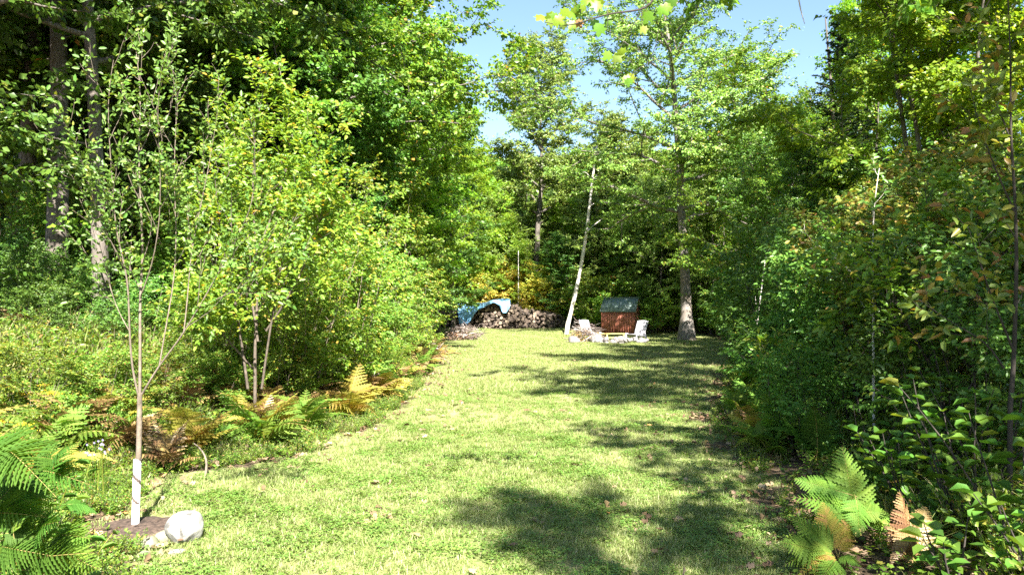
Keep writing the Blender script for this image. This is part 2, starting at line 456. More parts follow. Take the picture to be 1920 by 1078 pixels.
def blades(g, rng, n, rad, h, wdt, lean=.5, m=0):
    a = rng.uniform(0, 2 * PI, n); r = rad * np.sqrt(rng.uniform(0, 1, n))
    P = np.stack([r * np.cos(a), r * np.sin(a), np.zeros(n)], -1)
    az = rng.uniform(0, 2 * PI, n); D = np.stack([np.cos(az), np.sin(az), np.zeros(n)], -1)
    W = np.stack([-np.sin(az), np.cos(az), np.zeros(n)], -1)
    H = (h * rng.uniform(.5, 1.2, n))[:, None]; ln = H * (lean * rng.uniform(.2, 1.5, n))[:, None]; w_ = wdt * rng.uniform(.7, 1.3, n)[:, None]
    Z = np.array([[0, 0, 1.0]])
    V = np.stack([P - W * w_ / 2, P + W * w_ / 2, P + D * ln * .35 + Z * H * .6 + W * w_ * .4, P + D * ln * .35 + Z * H * .6 - W * w_ * .4, P + D * ln + Z * H * .92], 1)
    b = (np.arange(n) * 5)[:, None]
    g.add(V.reshape(-1, 3), b + np.array([[0, 1, 2, 3]]), b + np.array([[3, 2, 4]]), m=m)

def lawn_scatter():
    rng = np.random.default_rng(5)
    tufts = []
    for i in range(5):
        g = Geo(); blades(g, rng, 34, .075, .038, .0038, 1.0); tufts.append(g.mesh('grass_tuft', M['grass']))
    for i in range(3):          # clover and plantain rosettes
        g = Geo(); n = 16
        a = rng.uniform(0, 2 * PI, n); r = .07 * np.sqrt(rng.uniform(0, 1, n))
        P = np.stack([r * np.cos(a), r * np.sin(a), rng.uniform(.015, .045, n)], -1)
        for k in range(3):
            b = a * 3 + k * 2.09
            D = np.stack([np.cos(b), np.sin(b), rng.normal(.1, .2, n)], -1); N = rng.normal(0, .3, (n, 3)); N[:, 2] += 1
            leaves(g, P, D, N, .0125, LEAF6, 1.1)
        tufts.append(g.mesh('clover_tuft', M['clover']))
    for i in range(2):
        g = Geo(); blades(g, rng, 22, .11, .055, .006, .9); tufts.append(g.mesh('coarse_tuft', M['grass']))
    def pts(y0, y1, dens):
        area = 14 * (y1 - y0); n = int(area * dens)
        x = rng.uniform(-5, 9, n); y = rng.uniform(y0, y1, n)
        near = np.abs(x) < .68 * y + .3
        patch = .75 + .25 * np.sin(x * 1.3 + 2) * np.sin(y * .9)
        thin = sm((x - edgeL(y)) / .9 + .35 * np.sin(x * 3.1 + y * 1.7) + .25) * .75 + .25
        k = (rng.uniform(0, 1, n) < lawn_mask(x, y) * patch * thin) & near & (np.hypot(x + 2.7, y - 5.95) > .34)
        return x[k], y[k]
    a = [pts(4.2, 7, 560), pts(7, 11, 430), pts(11, 18, 240), pts(18, 46, 110)]
    x = np.concatenate([q[0] for q in a]); y = np.concatenate([q[1] for q in a])
    n = len(x)
    P = np.stack([x, y, gh(x, y) - .004], -1)
    cl = (.6 * np.sin(x * 4.3 + np.sin(y * 3.7) * 2) + .6 * np.sin(y * 3.9 + 2.3 * x) + rng.normal(0, 1.1, n)) > .75
    pick = np.where(y > 15, rng.integers(8, 10, n), np.where(cl, rng.integers(5, 8, n), rng.integers(0, 5, n)))
    sc = rng.uniform(.7, 1.25, n) * np.where(y > 15, 1.05, 1.0)
    scatter('lawn_grass', P, tufts, rng, .7, 1.3, .15, 'mown lawn of short yellow green grass with clover patches', idx=pick, scl=sc)
    # fallen leaves on the lawn and its bare edges
    g = Geo()
    lit = []
    for i in range(3):
        g = Geo(); n = 5
        P = rng.uniform(-.08, .08, (n, 3)); P[:, 2] = rng.uniform(.01, .03, n)
        D = rng.normal(0, 1, (n, 3)); D[:, 2] *= .2; N = rng.normal(0, .35, (n, 3)); N[:, 2] += 1
        leaves(g, P, D, N, .055, MAPLE5, .8, curl=rng.uniform(-1, 3, n)); lit.append(g.mesh('litter_clump', M['litter']))
    n = 26000
    x = rng.uniform(-10, 11, n); y = rng.uniform(2.5, 34, n) ** 1.0
    lm = lawn_mask(x, y)
    dedge = np.minimum(np.abs(x - edgeL(y)), np.abs(x - edgeR(y)))
    pr = np.where(lm < .5, .75, .035 + .45 * np.exp(-dedge / .45))
    k = (rng.uniform(0, 1, n) < pr) & (np.abs(x) < .7 * y + .5)
    x, y = x[k], y[k]
    scatter('leaf_litter', np.stack([x, y, gh(x, y)], -1), lit, rng, .7, 1.3, .2, 'dry brown fallen leaves along the lawn edge and forest floor')
lawn_scatter()

def undergrowth():
    rng = np.random.default_rng(11)
    weeds = []
    for i in range(5):          # leafy herb clumps
        g = Geo(); n = 16
        a = rng.uniform(0, 2 * PI, n); D = np.stack([np.cos(a) * .5, np.sin(a) * .5, np.ones(n)], -1) * 1.0
        O = rng.uniform(-.08, .08, (n, 3)); O[:, 2] = 0
        L = rng.uniform(.2, .5, n); D = nrm(D)
        prisms(g, O, O + D * L[:, None], .003, .0015, m=1)
        P, DL, N = spray(rng, O, D, L, 11, .8, .45, 1.1, .05, .012); N[:, 1] -= .2
        leaves(g, P, DL, N, rng.uniform(.035, .075, len(P)), LEAF6, .6); weeds.append(g.mesh('weed_clump', [M['under'], M['stem']]))
    for i in range(4):          # tall dry grass
        g = Geo(); blades(g, rng, 44, .12, .5, .007, .75); weeds.append(g.mesh('tall_grass_clump', M['tall']))
    for i in range(2):          # broad-leaved seedlings
        g = Geo(); n = 26
        P = rng.uniform(-.22, .22, (n, 3)); P[:, 2] = rng.uniform(.08, .35, n)
        D = rng.normal(0, 1, (n, 3)); D[:, 2] = -.2; N = rng.normal(0, .3, (n, 3)); N[:, 2] += 1
        leaves(g, P, D, N, rng.uniform(.06, .11, n), MAPLE5, .9); weeds.append(g.mesh('seedling_clump', M['under']))
    # left bank
    n = 21000
    y = 2.6 + 30 * rng.uniform(0, 1, n) ** 1.25; x = edgeL(y) + .1 - 7.5 * rng.uniform(0, 1, n) ** 1.2
    k = (np.abs(x) < .7 * y + .4) & (lawn_mask(x, y) < .4) & (np.hypot(x + 2.75, y - 5.9) > .5)
    x, y = x[k], y[k]; n = len(x); d = edgeL(y) - x
    tallp = np.where((y < 13) & (d > 1.0) & (d < 5.5), .14, .05)
    forest = d > 4.8
    keep = ~forest | (rng.uniform(0, 1, n) < .5)
    x, y, d, tallp = x[keep], y[keep], d[keep], tallp[keep]; n = len(x)
    pick = np.where(rng.uniform(0, 1, n) < tallp, rng.integers(5, 9, n), np.where(rng.uniform(0, 1, n) < .75, rng.integers(0, 5, n), rng.integers(9, 11, n)))
    sc = rng.uniform(.6, 1.2, n) * (.35 + .45 * sm(d / 1.6) + .3 * sm((d - 1.8) / 1.5))
    scatter('bank_undergrowth', np.stack([x, y, gh(x, y) - .01], -1), weeds, rng, .7, 1.3, .12, 'tangled weeds and tall dry grass over the sloping bank', idx=pick, scl=sc)
    # right side
    n = 5500
    y = 4.0 + 30 * rng.uniform(0, 1, n) ** 1.2; x = edgeR(y) - .05 + 9 * rng.uniform(0, 1, n) ** 1.4
    k = (np.abs(x) < .72 * y + .4) & ~((y < 7.6) & (x < 2.5 + .05 * y) & (rng.uniform(0, 1, n) < .6))
    x, y = x[k], y[k]; n = len(x); d = x - edgeR(y)
    pick = np.where(rng.uniform(0, 1, n) < .08, rng.integers(5, 9, n), np.where(rng.uniform(0, 1, n) < .6, rng.integers(0, 5, n), rng.integers(9, 11, n)))
    scatter('woodland_undergrowth', np.stack([x, y, gh(x, y) - .01], -1), weeds, rng, .7, 1.3, .12, 'leafy weeds under the shaded thicket beside the lawn', idx=pick, scl=rng.uniform(.5, 1.1, n) * (.35 + .7 * sm(d / 1.5)))
    # low growth at the far side of the lawn and under the far trees
    n = 2600
    x = rng.uniform(-16, 26, n); y = rng.uniform(38, 75, n)
    k = (lawn_mask(x, y) < .3) & ~((x > -7) & (x < 4) & (y < 48.5)) 
    x, y = x[k], y[k]
    scatter('far_undergrowth', np.stack([x, y, gh(x, y) - .02], -1), weeds, rng, 1, 1, .12, 'low green growth under the trees beyond the clearing', scl=rng.uniform(1.2, 2.6, len(x)), idx=rng.choice([0, 1, 2, 3, 4, 9, 10], len(x)))
undergrowth()

# ------------------------------------------------------------------ trees
def make_tree(name, seed, H, base, rad, mat, bark, r=.15, nb=20, ntw=3500, nper=12, lsize=.11, twl=.45, shape='round', lean=(0, 0), tmpl=DIA, wid=.7,
              n2=6, elev=(.15, 1.0), loc=(0, 0, 0), label='', cat='tree', group=None, up=.8, wild=.35, sparse=0.0, stems=1, droop=.1, split=False, bend=.06, tw_r=.004, flare=1.5, low=0):
    rng = np.random.default_rng(seed)
    g = Geo(); br = []; limbs = []
    trunks = []
    for s in range(stems):
        a = s / max(stems, 1) * 2 * PI + seed
        off = np.array([math.cos(a), math.sin(a), 0]) * (.0 if stems == 1 else .18)
        dx = np.array([lean[0], lean[1], 1.0]) + (0 if stems == 1 else 1) * np.array([math.cos(a) * (.22 if H < 5 else .11), math.sin(a) * (.22 if H < 5 else .11), 0])
        hh = H * (1 if s == 0 else rng.uniform(.75, 1.0))
        pts = wobble(rng, off, dx, hh * .96, 14, .035, .012)
        rr = r * (1 if stems == 1 else .75)
        t = np.linspace(0, 1, 15)
        radii = rr * (1 - .88 * t ** .9); radii[0] *= flare; radii[1] *= 1.06
        tube(g, pts, 0, 0, 9, radii=radii)
        if flare > 1.2:          # buttress roots
            for q in range(5):
                aa = q * 1.257 + seed
                tube(g, [off + np.array([math.cos(aa) * rr * .55, math.sin(aa) * rr * .55, rr * 2.0]), off + np.array([math.cos(aa) * rr * 1.1, math.sin(aa) * rr * 1.1, rr * .7]), off + np.array([math.cos(aa) * rr * 2.0, math.sin(aa) * rr * 2.0, -.05])], rr * .45, rr * .22, 5)
        trunks.append((pts, rr))
    az = rng.uniform(0, 6)
    for i in range(nb):
        if rng.uniform() < sparse: az += 2.4; continue
        t = (i + rng.uniform(0, .8)) / nb
        pts, rr = trunks[i % stems]
        tz = min(.985, (base + (H - base) * t) / H)
        p, d = at_t(pts, tz)
        az += 2.4 + rng.normal(0, .3)
        if shape == 'round': L = rad * (.35 + .75 * math.sin(PI * min(1, .25 + t * .75)) ** .8)
        elif shape == 'cone': L = rad * (1.02 - .9 * t)
        elif shape == 'vase': L = rad * (.5 + .6 * t) * (1 if t < .8 else .6)
        else: L = rad * (.75 + .25 * math.sin(PI * t))
        L *= rng.uniform(.75, 1.2)
        el = elev[0] + (elev[1] - elev[0]) * t + rng.normal(0, .1)
        dd = np.array([math.cos(az) * math.cos(el), math.sin(az) * math.cos(el), math.sin(el)])
        b = wobble(rng, p, dd, L, 7, bend, .02, .05)
        r0 = rr * (1 - .8 * tz) * .55
        gb = Geo() if split else g
        tube(gb, b, r0, r0 * .2, 5)
        mine = [(b, r0, r0 * .2)]
        for sb in side_branches(rng, b, n2, L * .5, r0 * .5, .2, .85, .65, .02, 4):
            tube(gb, sb[0], sb[1], max(sb[2], .003), 4)
            mine.append(sb)
            for tb in side_branches(rng, sb[0], 2, L * .24, sb[1] * .5, .3, .8, .5, .02, 3):
                mine.append(tb)
                if L > 1.5: tube(gb, tb[0], tb[1], max(tb[2], .003), 3)
        br += mine
        if split: limbs.append(gb)
    for i in range(low):          # low shaded twiggy side shoots
        pts, rr = trunks[i % stems]
        p, d = at_t(pts, rng.uniform(.08, base / H)); a = rng.uniform(0, 6.28)
        b = wobble(rng, p, (math.cos(a), math.sin(a), .1), rng.uniform(.8, 1.8), 4, .1, 0, .1); tube(g, b, .02, .005, 3); br.append((b, .02, .005))
    O, D = anchors(rng, br[0:], ntw)
    az = rng.uniform(0, 2 * PI, ntw)
    TD = D * .55 + np.stack([np.cos(az), np.sin(az), rng.normal(.12, .25, ntw)], -1) * .8
    TD = nrm(TD); L = twl * rng.uniform(.55, 1.25, ntw)
    lg = Geo()
    sel = rng.uniform(0, 1, ntw) < .35
    E = O + TD * L[:, None]; E[:, 2] -= droop * L
    prisms(g, O[sel], E[sel], tw_r, tw_r * .4)
    P, DL, N = spray(rng, O, TD, L, nper, up * .55, wild, .95, droop, twl * .06)
    tp = trunks[0][0]; cx = np.interp(P[:, 2], tp[:, 2], tp[:, 0]); cy = np.interp(P[:, 2], tp[:, 2], tp[:, 1])
    ow = np.stack([P[:, 0] - cx, P[:, 1] - cy, np.zeros(len(P))], -1)
    N = N + nrm(ow) * .75 * up * np.minimum(1, np.linalg.norm(ow, axis=1, keepdims=True) / (.35 * rad))
    DL[:, 2] -= .35
    leaves(lg, P, DL, N, lsize * rng.uniform(.65, 1.2, len(P)), tmpl, wid)
    e = thing(name, label, cat, loc, 0, group)
    g.obj('trunk', bark, e, smooth=True)
    for gb in limbs: gb.obj('branch', bark, e, smooth=True)
    lg.obj('crown', mat, e)
    return e

def make_spruce(loc, H, rad, label):
    rng = np.random.default_rng(77)
    g = Geo(); lg = Geo()
    pts = wobble(rng, (0, 0, 0), (0, 0, 1), H, 10, .01); tube(g, pts, .17, .02, 8)
    P0 = []; P1 = []
    for i in range(150):
        t = (i + rng.uniform()) / 150; z = .8 + (H - .9) * t
        a = i * 2.4 + rng.normal(0, .2); L = rad * (1.03 - t) ** .85 * rng.uniform(.7, 1.1)
        el = -.22 + .5 * t
        b = wobble(rng, (0, 0, z), (math.cos(a) * math.cos(el), math.sin(a) * math.cos(el), math.sin(el)), L, 6, .03, .03)
        tube(g, b, .02, .005, 3)
        for s in side_branches(rng, b, max(4, int(L * 7)), L * .42, .006, .12, .95, .85, -.01, 3):
            P0.append(s[0][:-1]); P1.append(s[0][1:])
        P0.append(b[:-1]); P1.append(b[1:])
    P0 = np.concatenate(P0); P1 = np.concatenate(P1)
    prisms(g, P0, P1, .006, .003)
    n = 7
    for k in range(n):
        T = P1 - P0; L = np.linalg.norm(T, axis=1, keepdims=True)
        O = P0 + T * ((k + .5) / n)
        for s in (-1, 1):
            sd = nrm(np.cross(T, [0, 0, 1.0])) * s
            D = nrm(T) * .8 + sd * .8 + rng.normal(0, .2, T.shape); D[:, 2] -= .15
            N = rng.normal(0, .4, T.shape); N[:, 2] += 1
            leaves(lg, O, D, N, .10, DIA, .22)
    e = thing('spruce_tree', label, 'tree', loc)
    g.obj('trunk', M['barkd'], e, smooth=True); lg.obj('crown', M['needle'], e)
    return e

GT = lambda px, Y, dz=-.06: (float((px - 960) / F * Y), Y, float(gh((px - 960) / F * Y, Y)) + dz)

# --- prototypes, each first placed where its own tree stands
FOREST_L = 'tall trees of the forest on the left bank'
tall_a = make_tree('forest_tree', 1, 15, 5.2, 3.6, M['maple'], M['bark'], r=.19, nb=24, ntw=4600, nper=11, lsize=.12, loc=GT(103, 13), label='thick grey trunk with peeling rusty bark in the dark forest', group=FOREST_L, low=6)
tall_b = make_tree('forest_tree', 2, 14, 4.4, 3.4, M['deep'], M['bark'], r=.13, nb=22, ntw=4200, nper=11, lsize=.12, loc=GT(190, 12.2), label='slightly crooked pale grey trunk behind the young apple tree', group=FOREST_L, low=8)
maple_a = make_tree('maple_tree', 3, 13, 3.6, 4.4, M['maple'], M['bark'], r=.17, nb=26, ntw=5200, nper=11, lsize=.125, tmpl=DIA, loc=GT(598, 23), label='big maple reaching out over the clearing against the sky', elev=(.0, .8), n2=7)
lime_a = make_tree('maple_tree', 4, 12.5, 2.2, 2.9, M['lime'], M['bark'], r=.12, nb=26, ntw=4200, nper=11, lsize=.12, loc=GT(785, 36), label='bright lime green maple behind the left thicket', elev=(.2, 1.1), n2=6)
lime_b = make_tree('maple_tree', 5, 10.5, 1.6, 2.6, M['lime'], M['barkd'], r=.10, nb=24, ntw=3600, nper=11, lsize=.12, loc=GT(905, 51), label='bright lime green maple beside the sky gap', elev=(.2, 1.1))
oak_a = make_tree('oak_tree', 6, 18.5, 4.5, 3.6, M['oak'], M['barkd'], r=.24, nb=32, ntw=4600, nper=12, lsize=.17, twl=.5, wid=.5, loc=GT(1000, 50), label='tall dark oak rising alone into the blue sky gap', sparse=.12, elev=(.3, 1.0), wild=.5, shape='col')
oak_b = make_tree('oak_tree', 7, 19.5, 5.6, 5.6, M['oak'], M['barkl'], r=.27, nb=34, ntw=7500, nper=12, lsize=.14, twl=.5, wid=.5, loc=GT(1287, 37), label='large open-crowned oak with flared grey trunk right of the red shed', sparse=.1, elev=(.1, 1.0), wild=.5, split=True, bend=.11, low=5, flare=1.7)
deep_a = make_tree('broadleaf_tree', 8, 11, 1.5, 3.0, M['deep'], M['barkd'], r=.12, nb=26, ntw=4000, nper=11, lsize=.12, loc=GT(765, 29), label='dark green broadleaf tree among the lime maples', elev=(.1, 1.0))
fine_a = make_tree('broadleaf_tree', 9, 12, 2.5, 3.0, M['maple'], M['barkd'], r=.11, nb=24, ntw=4200, nper=11, lsize=.10, loc=GT(1420, 33), label='fine-leaved green tree right of the large oak', elev=(.2, 1.0))
oak_c = make_tree('broadleaf_tree', 15, 13, 1.2, 3.6, M['oak'], M['barkd'], r=.12, nb=28, ntw=4200, nper=11, lsize=.125, loc=GT(1150, 50), label='olive green tree behind the red shed', elev=(.1, 1.0), wild=.45)
multi = make_tree('maple_tree', 10, 12.5, 2.2, 3.3, M['lime'], M['bark'], r=.11, nb=40, ntw=9000, nper=11, lsize=.115, loc=GT(1765, 18), label='tall many-stemmed bright green maple over the right thicket', stems=5, elev=(.45, 1.2), shape='col', flare=1.1)
make_spruce(GT(1578, 25), 10.6, 2.3, 'dark spruce standing behind the bright maple')
# shrubs and saplings
def shrub(name, seed, H, rad, mat, bark, label, loc, cat='shrub', group=None, stems=7, ntw=900, nper=10, lsize=.065, tmpl=LEAF6, wid=.62, twl=.28, base=.12, r=.02, wild=.4, up=.7):
    return make_tree(name, seed, H, H * base, rad, mat, bark, r=r, nb=22, ntw=ntw, nper=nper, lsize=lsize, twl=twl, shape='round', tmpl=tmpl, wid=wid, n2=4, elev=(.5, 1.25), loc=loc, label=label,
                     cat=cat, group=group, stems=stems, flare=1.0, wild=wild, up=up, bend=.08, tw_r=.002)
SH_L = 'leafy shrubs along the left bank'; SH_R = 'leafy shrubs in the right thicket'; SH_F = 'bushes round the far edge of the clearing'
sh_a = shrub('shrub', 20, 3.2, 1.0, M['shrub'], M['stem'], 'yellow green shrub on the left bank', GT(640, 13), group=SH_L)
sh_b = shrub('shrub', 21, 2.6, 1.1, M['under'], M['stem'], 'fresh green shrub on the left bank', GT(700, 17), group=SH_L, lsize=.07)
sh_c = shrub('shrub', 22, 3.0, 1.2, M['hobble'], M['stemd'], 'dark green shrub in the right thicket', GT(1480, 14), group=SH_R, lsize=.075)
sh_d = shrub('shrub', 23, 2.8, 1.1, M['turning'], M['stemd'], 'yellowing shrub in the right thicket', GT(1650, 12), group=SH_R, lsize=.075)
sh_g = shrub('shrub', 24, 2.4, 1.3, M['gold'], M['stem'], 'golden yellow bush behind the log pile', GT(985, 47.8), group='golden bushes behind the log pile', lsize=.11, ntw=800, tmpl=DIA)
sh_f = shrub('shrub', 25, 1.8, .9, M['maple'], M['stem'], 'low green bush beside the red shed', GT(1225, 41), group=SH_F, lsize=.09, ntw=700, tmpl=DIA)

rng = np.random.default_rng(99)
def place(src, px, Y, sc=1.0, label=None, group=None, rz=None, jz=.06):
    s = sc * rng.uniform(.96, 1.04)
    return copy_thing(src, GT(px, Y, -jz), rng.uniform(0, 6.28) if rz is None else rz, (s * rng.uniform(.93, 1.07), s * rng.uniform(.93, 1.07), s), label, group)
def placexy(src, x, y, sc=1.0, label=None, group=None):
    return copy_thing(src, (x, y, float(gh(x, y)) - .06), rng.uniform(0, 6.28), sc, label, group)

# --- the dark forest on the left
for px, Y, s, src, lb in [(42, 16, 1.05, tall_a, 'dark shaded trunk at the edge of the forest'), (240, 16, .95, tall_b, 'slim grey trunk glimpsed through the apple leaves'), (365, 19, 1.0, tall_a, 'straight dark trunk behind the yellow green shrub'),
                          (485, 18.5, 1.05, tall_b, 'dark trunk under the upper canopy behind the shrub top'), (300, 24, 1.1, tall_a, None), (130, 21, 1.0, tall_b, None), (-40, 19, 1.0, tall_b, None), (540, 25, 1.0, tall_a, None),
                          (420, 28, 1.1, tall_b, None), (210, 29, 1.1, tall_a, None), (60, 27, 1.1, tall_a, None), (520, 34, 1.15, tall_b, None), (330, 36, 1.15, tall_a, None), (100, 38, 1.2, tall_b, None), (640, 33, 1.0, tall_b, None),
                          (-160, 14, 1.0, tall_a, None), (-60, 10.5, .9, tall_b, None)]:
    place(src, px, Y, s, lb or 'shaded tree deep in the left forest', FOREST_L)
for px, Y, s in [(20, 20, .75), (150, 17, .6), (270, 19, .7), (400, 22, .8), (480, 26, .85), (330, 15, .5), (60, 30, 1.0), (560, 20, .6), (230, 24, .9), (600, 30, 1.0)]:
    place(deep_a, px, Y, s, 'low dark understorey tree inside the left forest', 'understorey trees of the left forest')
for px, Y, s, src, lb in [(540, 21, .95, maple_a, 'maple spreading its upper boughs over the shrub tops'), (735, 30, 1.0, lime_a, 'lime green maple with arching top left of the sky gap'), (850, 41, .95, lime_a, 'lime green maple standing over the log pile'),
                          (700, 24, .62, lime_b, 'young lime green maple behind the left shrubs'), (820, 38, .7, deep_a, 'dark leafy tree low behind the log pile'), (650, 20, .6, deep_a, 'dark leafy young tree under the overhanging maple'),
                          (905, 52, .85, deep_a, 'dark tree behind the golden bushes'), (800, 47, 1.0, lime_a, 'far lime green maple behind the others')]:
    place(src, px, Y, s, lb, 'maples and broadleaf trees left of the log pile')
# --- far side of the clearing
FAR = 'trees forming the wood beyond the clearing'
for px, Y, s, src in [(940, 56, .75, fine_a), (960, 49, .6, lime_b), (1045, 52, .72, fine_a), (1095, 50, .78, lime_b), (1150, 49, .72, deep_a), (1205, 47, .7, fine_a), (1255, 52, .95, fine_a), (1180, 58, .95, deep_a), (1110, 62, .95, fine_a),
                      (1020, 64, .95, deep_a), (1070, 46.5, .5, deep_a), (1240, 45, .62, deep_a), (1175, 46, .68, fine_a), (1115, 47, .62, oak_c), (1235, 43, .6, oak_c), (1330, 41, .62, oak_c), (1160, 52, .72, oak_c), (1060, 54, .72, oak_c), (1395, 47, .9, oak_c), (1010, 52, .6, oak_c), (935, 50, .6, oak_c), (1145, 50, .95, oak_c), (1215, 55, 1.0, oak_c), (950, 57, .85, oak_c), (1400, 44, .95, oak_c), (1330, 46, .85, fine_a), (1375, 42, .8, lime_b), (1340, 58, 1.05, fine_a), (1400, 54, 1.0, deep_a), (1450, 48, .95, fine_a), (1500, 42, .95, fine_a),
                      (1480, 36, .72, lime_b), (1530, 52, 1.15, fine_a), (1600, 46, 1.1, fine_a), (1290, 66, 1.1, deep_a), (880, 62, 1.0, fine_a), (960, 72, 1.0, deep_a), (1150, 74, 1.05, deep_a), (1240, 80, 1.15, fine_a), (1060, 82, 1.1, fine_a),
                      (1440, 70, 1.2, deep_a), (1360, 78, 1.2, fine_a), (820, 58, 1.1, deep_a), (740, 50, 1.1, deep_a), (650, 46, 1.1, fine_a), (560, 50, 1.2, deep_a), (450, 48, 1.2, deep_a)]:
    place(src, px, Y, s, 'background tree in the wood beyond the clearing', FAR)
# --- right side
RT = 'trees above the right thicket'
for px, Y, s, src, lb in [(1500, 24, .62, fine_a, 'shaded slender tree at the front of the right thicket'), (1450, 28, .72, deep_a, 'dark rounded tree at the end of the right thicket'), (1640, 26, .9, fine_a, 'fine-leaved tree between the spruce and the bright maple'),
                          (1850, 24, .95, lime_a, 'tall lime green tree behind the right thicket'), (1560, 19, .5, deep_a, 'dark low tree in front of the spruce'), (1680, 33, 1.1, lime_a, 'lime green tree behind the many-stemmed maple'),
                          (1900, 34, .8, fine_a, 'green tree seen past the thin dark stem'), (1700, 14, .34, deep_a, 'small dark tree inside the right thicket'), (1780, 42, 1.1, fine_a, 'far tree behind the lime green trees')]:
    place(src, px, Y, s, lb, RT)
# --- unseen trees round the camera, placed and partly narrowed for their shade
SHD = 'trees standing behind the viewpoint'
for x, y, s, src in [(9.5, -2.6, .86, maple_a), (11.5, 2.0, .8, tall_a), (3.3, -3.3, (.4, .4, .75), tall_b), (8.3, -5.5, 1.0, tall_b), (7.6, -1.0, .6, tall_b), (-11, 2.5, .9, tall_a)]:
    placexy(src, x, y, s, 'unseen woodland tree placed to cast shade beside the viewpoint', SHD)

shade_a = make_tree('forest_tree', 41, 16, 7.3, 4.4, M['maple'], M['bark'], r=.2, nb=26, sparse=.3, ntw=3600, nper=11, lsize=.13, loc=(6.9, 9.2, .0), label='tall high-crowned maple placed unseen for its shade', group=SHD, bend=.08, elev=(-.05, .7))  # crown kept above the view and thinned to cast fingered shade
copy_thing(shade_a, (5.7, 3.4, 0), 1.0, .78, None, SHD)
copy_thing(shade_a, (-8.6, 7.2, .8), 2.1, .95, None, SHD)  # unseen crown added to darken the left forest
copy_thing(shade_a, (-13.5, 9.5, 1), 4.1, 1.0, None, SHD)  # second unseen crown, also added to darken the forest there
# --- shrubs
for px, Y, s, src in [(440, 10.6, .5, sh_a), (520, 11.0, .55, sh_a), (590, 12.4, .6, sh_b), (380, 11.2, .5, sh_b), (560, 11.5, .85, sh_a), (610, 15.5, 1.25, sh_a), (590, 19, 1.3, sh_b), (700, 20, 1.35, sh_a), (745, 24, 1.3, sh_b), (765, 20.5, .8, sh_a), (752, 28, 1.1, sh_a), (760, 33, 1.1, sh_b), (720, 31, 1.5, sh_a), (752, 37, 1.0, sh_b),
                      (660, 25, 1.6, sh_b), (380, 14, 1.1, sh_b), (300, 15.5, 1.0, sh_b), (80, 16.5, 1.1, sh_b), (160, 15, .9, sh_b), (20, 14, .9, sh_b), (450, 14, 1.2, sh_a), (520, 16, 1.3, sh_b), (715, 16.5, .62, sh_b), (738, 41, 1.3, sh_b), (770, 49, 1.5, sh_a)]:
    place(src, px, Y, s, None, SH_L)
for px, Y, s, src in [(1450, 17, .8, sh_c), (1420, 21, .9, sh_c), (1415, 26, 1.0, sh_c), (1400, 31, 1.1, sh_c), (1540, 11, .85, sh_c), (1560, 16, 1.2, sh_c), (1620, 9.6, .8, sh_c), (1700, 10, 1.0, sh_d), (1790, 9.5, 1.05, sh_d), (1740, 13.5, 1.2, sh_c), (1840, 12, 1.2, sh_d),
                      (1640, 15, 1.2, sh_d), (1900, 9, 1.0, sh_c), (1510, 20, 1.3, sh_c), (1590, 21, 1.4, sh_d), (1700, 18, 1.4, sh_c), (1820, 17, 1.4, sh_c), (1930, 14, 1.3, sh_d), (1470, 11.5, .55, sh_c), (1760, 7.6, .7, sh_c), (1860, 7.0, .75, sh_c), (1500, 8.6, .4, sh_c)]:
    place(src, px, Y, s, None, SH_R)
for px, Y, s in [(930, 48.5, 1.3), (1025, 47.6, 1.15), (885, 50, 1.3), (1045, 46.6, .5), (960, 50, 1.5), (1010, 49.5, 1.5)]:
    place(sh_g, px, Y, s, None, None)
for px, Y, s, src in [(1140, 42.5, 1.0, sh_f), (1112, 44, 1.1, sh_f), (1120, 44, 1.5, sh_f), (1250, 42, .8, sh_f), (1235, 44.5, 1.2, sh_f), (1320, 43, 1.1, sh_f), (1350, 40, 1.0, sh_f), (1375, 37, 1.1, sh_f), (1095, 45.5, 1.2, sh_f), (1075, 47.5, 1.3, sh_f), (1300, 46, 1.3, sh_f), (1180, 45, 1.4, sh_f)]:
    place(src, px, Y, s, 'green bush at the far edge of the clearing', SH_F)

for px, Y, s in [(30, 11.5, .42), (95, 11.0, .38), (150, 11.8, .42), (205, 11.2, .34), (0, 13, .6), (120, 12.2, .5), (260, 12.5, .45), (320, 12.5, .4), (60, 12.4, .5)]:
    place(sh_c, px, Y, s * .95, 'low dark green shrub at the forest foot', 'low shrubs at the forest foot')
for i in range(34):
    y_ = 8.2 + 17 * (i / 34) ** 1.1; d_ = float(rng.uniform(.7, 2.4)) if y_ < 15 else float(rng.uniform(.3, 1.3)); x_ = float(edgeL(y_)) - d_
    copy_thing(sh_b if i % 3 else sh_a, (x_, y_, float(gh(x_, y_)) - .05), float(rng.uniform(0, 6.28)), (.42, .42, float(rng.uniform(.24, .36))), ('low fresh green bush' if i % 3 else 'low yellow green bush') + ' above the bank ferns', 'low bushes among the bank ferns')
# --- woods on the far hill
def far_forest():
    rng = np.random.default_rng(8)
    pr = []
    for i in range(3):
        g = Geo(); n = 420
        P = rng.normal(0, 1, (n, 3)); P = nrm(P) * rng.uniform(.5, 1, (n, 1)) * np.array([2.6, 2.6, 3.6]) + np.array([0, 0, 5.5])
        D = rng.normal(0, 1, (n, 3)); N = rng.normal(0, .5, (n, 3)); N[:, 2] += .8
        leaves(g, P, D, N, 1.0, DIA, .8)
        tube(g, [(0, 0, 0), (0, 0, 4)], .2, .15, 4, m=1)
        pr.append(g.mesh('hill_tree', [M['maple'] if i else M['deep'], M['barkd']]))
    n = 9000
    y = 95 + 430 * rng.uniform(0, 1, n) ** .8; x = rng.uniform(-.75, .75, n) * y
    scatter('hillside_forest', np.stack([x, y, gh(x, y) - .2], -1), pr, rng, 1.0, 1.9, .05, 'distant green woods covering the hill beyond the clearing')
far_forest()

